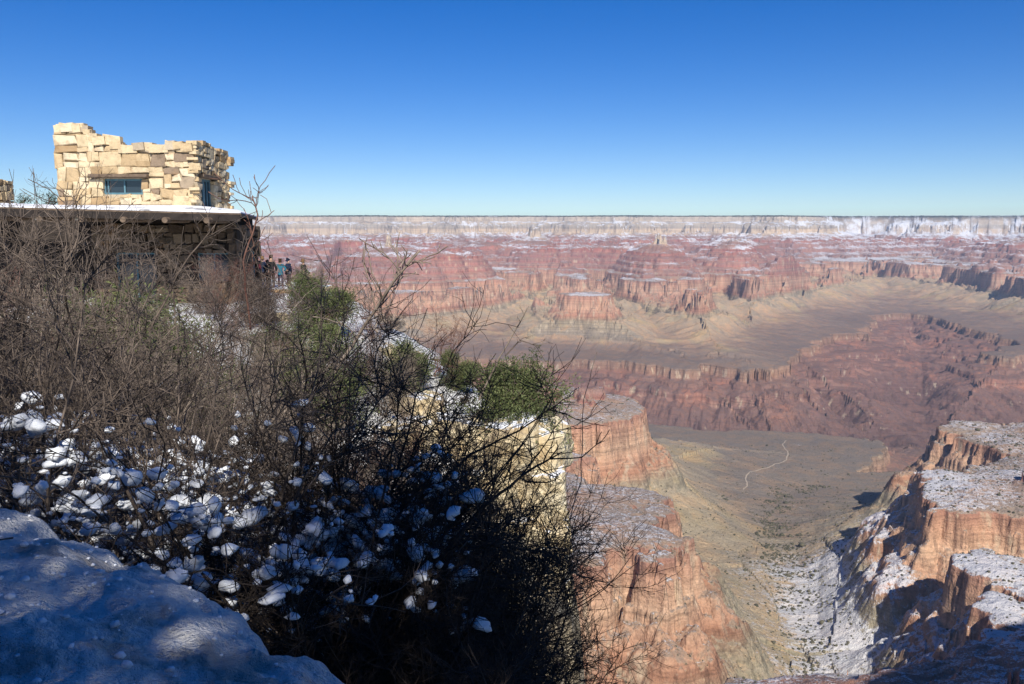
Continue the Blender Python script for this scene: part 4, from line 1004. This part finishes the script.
def person(loc, rot, h, jacket, trousers, hairc, arms, label, hat=None, pack=None):
    s = h/1.72
    e = empty('person', loc, rot); e.scale = (s, s, s); tag(e, label, 'person', 'people on the terrace beside the building')
    # faces -y; arms: 'down', 'phone', 'hip'
    hd = {'down': ((-.26,.0,1.12), (-.27,-.05,.86)), 'phone': ((-.24,-.14,1.16), (-.08,-.36,1.40)), 'hip': ((-.36,.03,1.16), (-.17,-.10,1.02))}
    L, Rr = arms; le, lw = hd[L]; re, rw = hd[Rr]; re = (-re[0], re[1], re[2]); rw = (-rw[0], rw[1], rw[2])
    P = [(0,0,.98), (0,0,1.15), (0,0,1.34), (0,.0,1.45), (0,-.01,1.56), (0,-.02,1.66), (-.17,0,1.41), le, lw, (.17,0,1.41), re, rw, (-.09,0,.90), (-.10,-.03,.50), (-.11,.02,.09), (-.12,-.13,.04), (.09,0,.90), (.10,-.01,.50), (.11,.04,.09), (.12,-.11,.04)]
    E = [(0,1),(1,2),(2,3),(3,4),(4,5),(2,6),(6,7),(7,8),(2,9),(9,10),(10,11),(0,12),(12,13),(13,14),(14,15),(0,16),(16,17),(17,18),(18,19)]
    rad = [.125,.12,.13,.055,.085,.088,.06,.045,.032,.06,.045,.032,.085,.06,.045,.035,.085,.06,.045,.035]
    body = skin_mesh('body', P, E, rad, M['skin'], e, 2)
    PJ = [P[0], P[1], P[2], (0,0,1.44), P[6], P[7], tuple(Vector(P[7]).lerp(Vector(P[8]), .85)), P[9], P[10], tuple(Vector(P[10]).lerp(Vector(P[11]), .85)), (0,0,.88)]
    skin_mesh('jacket', PJ, [(0,1),(1,2),(2,3),(2,4),(4,5),(5,6),(2,7),(7,8),(8,9),(0,10)], [.165,.16,.165,.085,.09,.07,.055,.09,.07,.055,.16], jacket, e, 1)
    skin_mesh('trousers', [(0,0,.93), P[12], P[13], (-.11,.02,.13), P[16], P[17], (.11,.04,.13)], [(0,1),(1,2),(2,3),(0,4),(4,5),(5,6)], [.14,.105,.078,.065,.105,.078,.065], trousers, e, 1)
    for sx, dy in ((-1, 0), (1, .02)): skin_mesh('shoe', [(sx*.11,.06+dy,.05), (sx*.115,-.06+dy,.045), (sx*.12,-.17+dy,.035)], [(0,1),(1,2)], [.055,.052,.04], M['shoe'], e, 1)
    skin_mesh('hat' if hat else 'hair', [(0,.03,1.70), (0,.01,1.74), (0,.06,1.62)], [(0,1),(0,2)], [.10,.07,.085], hat or hairc, e, 1)
    if pack:
        V, Fc = [], []; box(V, Fc, (0, .24, 1.22), (.30,.16,.46)); bevel(mesh_obj('backpack', V, Fc, pack, e), .05, 3)
M['shoe'] = cloth('shoe', (.04,.035,.03))
navy, black, teal, maroon, tan = cloth('navy', (.02,.03,.06)), cloth('black', (.02,.02,.022)), cloth('teal', (.03,.16,.22)), cloth('maroon', (.10,.02,.03)), cloth('tan', (.36,.27,.18))
jeans, hairb, hairl = cloth('jeans', (.04,.06,.11)), cloth('hair_brown', (.045,.025,.015)), cloth('hair_light', (.22,.13,.06))
def at(px, Y): return ((px-512)/835*Y*1.0, Y)
PE = [(251, 51, 1.75, 1.0, black, jeans, hairb, ('down', 'hip'), 'person in black partly behind the corner of the building', None, None),
      (263, 51.5, 1.68, 4.0, navy, black, hairl, ('down', 'down'), 'person in navy with light brown hair left of the tallest one', None, None),
      (268, 48.6, 1.60, 5.4, black, black, hairb, ('hip', 'phone'), 'shorter person in black with a hand raised, close beside the tallest one', black, None),
      (258, 50.5, 1.70, 2.6, maroon, black, hairb, ('down', 'phone'), 'person in a dark red jacket at the left of the group, nearest the building', None, None),
      (272, 49, 1.82, .4, black, black, hairb, ('down', 'down'), 'tallest person in the group, all in black, seen above the twigs', None, black),
      (281, 50, 1.62, 3.4, teal, jeans, hairb, ('hip', 'down'), 'person in a teal jacket beside the tallest one', None, None),
      (289, 50.5, 1.64, 1.2, navy, black, hairb, ('phone', 'down'), 'person in a navy jacket right of the teal jacket', navy, None),
      (304, 49.5, 1.62, 2.4, black, tan, hairl, ('down', 'phone'), 'person standing apart at the right end of the ledge, in black jacket with tan trousers', None, None)]
for (px, Y, h, r, j, t, hc, arms, lb, hat, pack) in PE:
    x, y = at(px, Y); person((x, y, max(rz(x, y), -3.05)), r, h, j, t, hc, arms, lb, hat, pack)
# terrace they stand on: a low dry wall with a snowy top
def terrace():
    e = empty('terrace_wall', (-13.5, 48.5, -3.2)); off = -Vector((-13.5, 48.5, -3.2)); rng = random.Random(9); V, Fc, A = [], [], []
    stone_face(V, Fc, A, rng, Vector((-16.6, 48.2, -4.6)), Vector((1,0,0)), Vector((0,0,1)), Vector((0,-1,0)), 5.4, 1.55, None, [], .12, .45, .25)
    stone_face(V, Fc, A, rng, Vector((-11.2, 48.2, -4.6)), Vector((0,1,0)), Vector((0,0,1)), Vector((1,0,0)), 3.4, 1.55, None, [], .12, .45, .25)
    mesh_obj('wall', [v+off for v in V], Fc, M['stone'], e, False, A)
    V, Fc = [], []; box(V, Fc, (-13.95, 49.95, -3.75), (5.0, 3.3, 1.38)); mesh_obj('core', [v+off for v in V], Fc, M['mortar'], e)
    V, Fc = [], []; box(V, Fc, (-13.9, 49.9, -3.03), (5.5, 3.6, .07)); bevel(mesh_obj('snow_cover', [v+off for v in V], Fc, M['snow'], e), .03, 2)
    tag(e, 'low snow topped stone terrace under the group of people', 'wall')
terrace()
# ---------------------------------------------------------------- rocks
def rock_mat():
    m, nt, b = newmat('limestone'); N = NB(nt)
    geo = N.n('ShaderNodeNewGeometry'); pos = geo.outputs['Position']
    sn = N.n('ShaderNodeSeparateXYZ'); N.put(sn.inputs[0], geo.outputs['Normal']); nz = sn.outputs[2]
    col = N.ramp(N.noise(pos, 1.5, 6, .65, .4), [(.28, (.30,.20,.10)), (.42, (.55,.43,.25)), (.58, (.66,.56,.37)), (.75, (.50,.46,.38))])
    col = N.mix(N.math('MULTIPLY', N.maprange(N.noise(N.scalevec(pos, (2.6, 2.6, .5)), 1, 5, .6), .54, .66), .6), col, (.16,.13,.10))
    sv = N.math('ADD', N.math('SUBTRACT', nz, .88), N.math('MULTIPLY', N.math('SUBTRACT', N.noise(pos, 2.4, 4), .5), 1.1))
    nt.links.new(N.mix(N.maprange(sv, .0, .1), col, (.84,.86,.90)), b.inputs['Base Color'])
    b.inputs['Roughness'].default_value = .9; b.inputs['Specular IOR Level'].default_value = .15
    nt.links.new(N.bump(N.math('ADD', N.noise(pos, 3.5, 6, .7), N.math('MULTIPLY', N.vor(N.scalevec(pos, (1, 1, 1.7)), 2.2, 'DISTANCE_TO_EDGE'), 1.2)), .9, .12), b.inputs['Normal'])
    return m
M['limestone'] = rock_mat()
def rock_mesh(seed, sx, sy, sz, sub=4, cuts=14):
    """a faceted block: a sphere cut by random planes, then roughened"""
    rng = random.Random(seed); bm = bmesh.new(); bmesh.ops.create_icosphere(bm, subdivisions=sub, radius=1)
    pl = []
    for i in range(cuts):
        d = rvec(rng).normalized()
        if i < 6: d = [Vector((1,0,0)), Vector((-1,0,0)), Vector((0,1,0)), Vector((0,-1,0)), Vector((0,0,1)), Vector((0,0,-1))][i]+rvec(rng)*.12; d.normalize()
        pl.append((d, rng.uniform(.55, .75)))
    o = rvec(rng)*9
    for v in bm.verts:
        n = v.co.normalized(); r = 1.0
        for d, k in pl:
            c = n.dot(d)
            if c > .05: r = min(r, k/c)
        r *= 1+.07*noise_.noise(n*2.2+o)+.06*noise_.noise(n*6+o)+.03*noise_.noise(n*14+o)
        v.co = Vector((n.x*r*sx, n.y*r*sy, n.z*r*sz))
    V = [v.co.copy() for v in bm.verts]; Fc = [tuple(v.index for v in f.verts) for f in bm.faces]; bm.free(); return V, Fc
def rock(name, seed, loc, size, rot, label, cat='rock', mat='limestone', group=None, sub=4):
    V, Fc = rock_mesh(seed, *size, sub=sub); o = mesh_obj(name, V, Fc, M[mat], None, False); o.location = loc; o.rotation_euler = (0, 0, rot); return tag(o, label, cat, group)
def cliff_outcrop():
    """bedded cream limestone face below the green bush: one rock mass built of stacked, cracked blocks"""
    rng = random.Random(3); V, Fc = [], []
    z = -17.0; k = 0
    while z < -6.6:
        h = rng.uniform(.7, 1.5); x = -4.2+rng.uniform(-.3, .3); back = max(0, (z+11)*.07)
        while x < 1.5-back*.5:
            w = rng.uniform(.9, 1.9); k += 1
            v, f = rock_mesh(100+k, w*.92, 1.5, h*.95, 4, 12); b = len(V)
            c = Vector((min(x+w/2, 1.55-w*.45+rng.uniform(-.15, .1)), 24.6+back+rng.uniform(-.22, .22)+(.35 if x < -2 else 0), z+h/2)); q = Matrix.Rotation(rng.uniform(-.15, .15), 3, 'Z')
            V += [q @ p+c for p in v]; Fc += [tuple(i+b for i in t) for t in f]; x += w
        z += h*.93
    o = mesh_obj('limestone_cliff', V, Fc, M['limestone'], None, False)
    tag(o, 'cream yellow bedded limestone cliff face dropping from the rim below the green bush', 'cliff')
cliff_outcrop()
rock('boulder', 41, (-2.9, 26.4, -5.5), (1.3,.9,.75), .4, 'tan boulder with snow at the cliff top left of the green bush')
rock('boulder', 42, (-.9, 26.2, -6.15), (1.1,.8,.6), 1.2, 'cream boulder directly under the green bush')
rock('boulder', 43, (-9.6, 33, rz(-9.6,33)+.1), (1.3,1.0,.5), .2, 'snow covered boulder on the lit ledge right of the building')
rock('boulder', 44, (-4.2, 31, rz(-4.2,31)+.2), (1.5,1.0,.6), 2.2, 'snowy ledge rock behind the thicket above the cliff')
rock('boulder', 45, (-.42, 4.0, -2.72), (.42,.36,.34), .6, 'rounded snow capped boulder at the bottom centre beside the snow bank')
rock('boulder', 46, (.35, 5.6, -4.0), (.30,.35,.55), 1.6, 'narrow snowy rock at the foot of the cliff edge, bottom centre')
rock('boulder', 47, (-11.2, 46.8, rz(-11.2,46.8)+.3), (1.2,.8,.5), .9, 'snow topped rock at the right end of the terrace')

# ---------------------------------------------------------------- trail, scrub on the canyon floor
def trail():
    P = [(1240,3690),(1180,3560),(1175,3430),(1080,3300),(985,3200),(900,3120),(870,3000),(835,2900)]
    P = chaikin(np.array(P, float), 3, False); V, Fc = [], []
    Q = []
    for a, b in zip(P[:-1], P[1:]):
        n = max(1, int(np.hypot(*(b-a))/8))
        for i in range(n): Q.append(a+(b-a)*i/n)
    Q = np.array(Q); wob = np.stack([fbm(Q[:, 0]/90, Q[:, 1]/90, 3, 1), fbm(Q[:, 0]/90, Q[:, 1]/90, 3, 2)], 1)*12; Q = Q+wob
    for i in range(len(Q)):
        t = Q[min(i+1, len(Q)-1)]-Q[max(i-1, 0)]; t = t/(np.hypot(*t)+1e-6); n = np.array([-t[1], t[0]])
        for s in (-2.4, 2.4):
            p = Q[i]+n*s; V.append(Vector((p[0], p[1], ground(p[0], p[1])+.9)))
    for i in range(len(Q)-1): Fc.append((2*i, 2*i+1, 2*i+3, 2*i+2))
    o = mesh_obj('trail_path', V, Fc, simple_mat('trail_dust', (.34,.27,.20), (.42,.34,.25), .05), None, True); o['kind'] = 'structure'
trail()
def scrub():
    """bushes dotting the benches and the creek bed, one mass"""
    rng = np.random.RandomState(4); V, Fc = [], []
    base = []
    bm = bmesh.new(); bmesh.ops.create_icosphere(bm, subdivisions=1, radius=1); bv = np.array([v.co[:] for v in bm.verts]); bf = [tuple(v.index for v in f.verts) for f in bm.faces]; bm.free()
    az, rr, Z, tn = GRID['az'], GRID['rr'], GRID['Z'], GRID['tn']
    dzr = np.gradient(Z, axis=0)/np.gradient(rr)[:, None]
    pts = []
    n = 0
    creek = chaikin(np.array(DRAINS[3][0], float), 2, False)
    cx = rng.uniform(20, 2200, 120000); cy = rng.uniform(850, 3600, 120000)
    d, *_ = seg_dist(cx, cy, creek, False)
    cl = fbm(cx/70, cy/70, 3, 3)
    dens = .75*np.exp(-(d/48)**2)*np.clip(cl*2+.5, 0, 1)*(cy < 3050)+np.clip(cl+.12, 0, 1)*.30*(cy < 2900)+.02
    zz = np.interp(cx, [0, 1], [0, 1])*0
    dens = dens+np.where((cx > 700) & (cy < 2300), .28, 0)*np.clip(cl+.5, 0, 1)
    keep = rng.uniform(0, 1, len(cx)) < dens
    for x, y, dd in zip(cx[keep], cy[keep], d[keep]):
        a = math.degrees(math.atan2(x, y)); r = math.hypot(x, y)
        if not (2 < a < 34): continue
        j = int(np.interp(a, az, np.arange(len(az)))); i = int(np.interp(r, rr, np.arange(len(rr))))
        if abs(dzr[i, j]) > .75: continue
        s = rng.lognormal(.15, .38)*(1.4 if dd < 75 else 1)*(.8+r/3500)
        pts.append((x, y, ground(x, y), s))
        if len(pts) >= 30000: break
    pts = np.array(pts); print('scrub', len(pts))
    jit = rng.uniform(.65, 1.3, (len(pts), len(bv), 1))
    W = pts[:, None, :3]+bv[None]*jit*pts[:, 3][:, None, None]*np.array([1, 1, .8])
    W[:, :, 2] += pts[:, 3][:, None]*.35
    nb = len(bv); Fq = (np.array(bf)[None]+(np.arange(len(pts))*nb)[:, None, None]).reshape(-1, 3)
    me = bpy.data.meshes.new('canyon_scrub'); W = W.reshape(-1, 3).astype(F32)
    me.vertices.add(len(W)); me.vertices.foreach_set('co', W.ravel()); me.loops.add(len(Fq)*3); me.loops.foreach_set('vertex_index', Fq.astype(np.int32).ravel())
    me.polygons.add(len(Fq)); me.polygons.foreach_set('loop_start', np.arange(len(Fq), dtype=np.int32)*3); me.polygons.foreach_set('loop_total', np.full(len(Fq), 3, np.int32)); me.update(calc_edges=True)
    m = simple_mat('scrub', (.05,.05,.03), (.13,.115,.075), .05)
    me.materials.append(m); o = bpy.data.objects.new('canyon_scrub', me); C.objects.link(o); tag(o, 'dark scrub dotting the benches and the creek bed deep in the canyon', 'scrub', None, 'stuff')
scrub()
print('rocks', time.time()-T0)

# crumbs of crusted snow and fallen twigs on the bank at our feet
def bank_litter():
    rs = np.random.RandomState(12); rng = random.Random(12); V, Fc = [], []; n = 0
    while n < 900:
        x = rs.uniform(-4.2, .6); y = rs.uniform(1.2, 4.6)
        if not inside(np.array([x]), np.array([y]), BANK_POLY)[0]: continue
        if noise_.noise(Vector((x*1.5, y*1.5, 3))) < -.05 and rng.random() < .8: continue
        r = min(.016, rng.lognormvariate(-5.1, .5)); v, f = blob(rng, Vector((x, y, rz(x, y)+r*.25)), r, .7, 1, .3); k = len(V); V += v; Fc += [tuple(a+k for a in q) for q in f]; n += 1
    o = mesh_obj('snow_crumbs', V, Fc, M['snow'], None, True); tag(o, 'crumbs of crusted snow scattered over the trodden snow bank', 'snow', None, 'stuff')
    for i in range(14):
        x = rs.uniform(-3.6, -.2); y = rs.uniform(1.9, 3.2)
        if not inside(np.array([x]), np.array([y]), BANK_POLY)[0]: continue
        a = rng.uniform(0, 6.3); L = rng.uniform(.08, .3); T = Tubes(); P = []
        for k in range(6):
            px_ = x+math.cos(a)*L*k/5+rng.gauss(0, .006); py_ = y+math.sin(a)*L*k/5+rng.gauss(0, .006); P.append(Vector((px_, py_, rz(px_, py_)+.008)))
        T.add(P, .0035, .0015, 4); T.add([P[2], P[2]+Vector((math.cos(a+.7), math.sin(a+.7), .15))*L*.3], .002, .001, 3)
        tag(mesh_obj('fallen_twig', T.V, T.F, M['bark_grey'], None, True), 'thin fallen twig lying on the trodden snow bank', 'twig', 'fallen twigs on the snow bank')
bank_litter()
# ---------------------------------------------------------------- sky, sun, haze, camera
def lighting():
    w = bpy.data.worlds.new('World'); scene.world = w; w.use_nodes = True
    nt = w.node_tree; nt.nodes.clear()
    out = nt.nodes.new('ShaderNodeOutputWorld'); bg = nt.nodes.new('ShaderNodeBackground'); sk = nt.nodes.new('ShaderNodeTexSky')
    sk.sky_type = 'NISHITA'; sk.sun_disc = False
    sk.sun_elevation = R(SUN_EL); sk.sun_rotation = R(SUN_AZ)
    sk.altitude = 2100; sk.air_density = 1.0; sk.dust_density = .0; sk.ozone_density = 2.6
    hs = nt.nodes.new('ShaderNodeHueSaturation'); hs.inputs['Saturation'].default_value = 1.45; hs.inputs['Hue'].default_value = .516
    nt.links.new(sk.outputs[0], hs.inputs['Color']); nt.links.new(hs.outputs[0], bg.inputs[0]); bg.inputs[1].default_value = SKY
    nt.links.new(bg.outputs[0], out.inputs[0])
    L = bpy.data.lights.new('sun', 'SUN'); L.energy = SUN; L.angle = R(.53); L.color = (1, .955, .88)
    o = bpy.data.objects.new('sun', L); C.objects.link(o)
    d = Vector((math.sin(R(SUN_AZ))*math.cos(R(SUN_EL)), math.cos(R(SUN_AZ))*math.cos(R(SUN_EL)), math.sin(R(SUN_EL))))
    o.rotation_euler = d.to_track_quat('Z', 'Y').to_euler()
SUN_EL, SUN_AZ, SKY, SUN = 39.0, 172.0, .087, 5.0
lighting()
def haze():
    me = bpy.data.meshes.new('haze'); bm = bmesh.new(); bmesh.ops.create_cube(bm, size=1)
    for v in bm.verts:
        v.co = Vector((v.co.x*60000, v.co.y*60000, -1500 if v.co.z < 0 else 520))
    bm.to_mesh(me); bm.free()
    o = bpy.data.objects.new('haze', me); C.objects.link(o); o['kind'] = 'stuff'
    o['label'] = 'thin blue air between the near rim and the far canyon wall'; o['category'] = 'haze'
    m = bpy.data.materials.new('haze'); m.use_nodes = True; nt = m.node_tree; nt.nodes.clear()
    out = nt.nodes.new('ShaderNodeOutputMaterial'); v = nt.nodes.new('ShaderNodeVolumePrincipled')
    v.inputs['Color'].default_value = (.62, .78, 1, 1); v.inputs['Density'].default_value = HAZE; v.inputs['Anisotropy'].default_value = .1
    nt.links.new(v.outputs[0], out.inputs['Volume']); me.materials.append(m)
HAZE = 2.7e-5
haze()
cam = bpy.data.cameras.new('camera'); co_ = bpy.data.objects.new('camera', cam); C.objects.link(co_)
cam.sensor_width = 36; cam.lens = 36*835/1024; cam.clip_start = .05; cam.clip_end = 120000
co_.location = (0, 0, 0); co_.rotation_euler = (R(90-7.23), 0, 0)
scene.camera = co_
scene.view_settings.view_transform = 'Standard'; scene.view_settings.look = 'None'; scene.view_settings.gamma = 1
scene.view_settings.exposure = 0.35
scene.cycles.use_denoising = True
scene.cycles.max_bounces = 5; scene.cycles.diffuse_bounces = 3; scene.cycles.glossy_bounces = 2; scene.cycles.transmission_bounces = 4
scene.cycles.transparent_max_bounces = 6; scene.cycles.volume_bounces = 0
print('script', time.time()-T0)
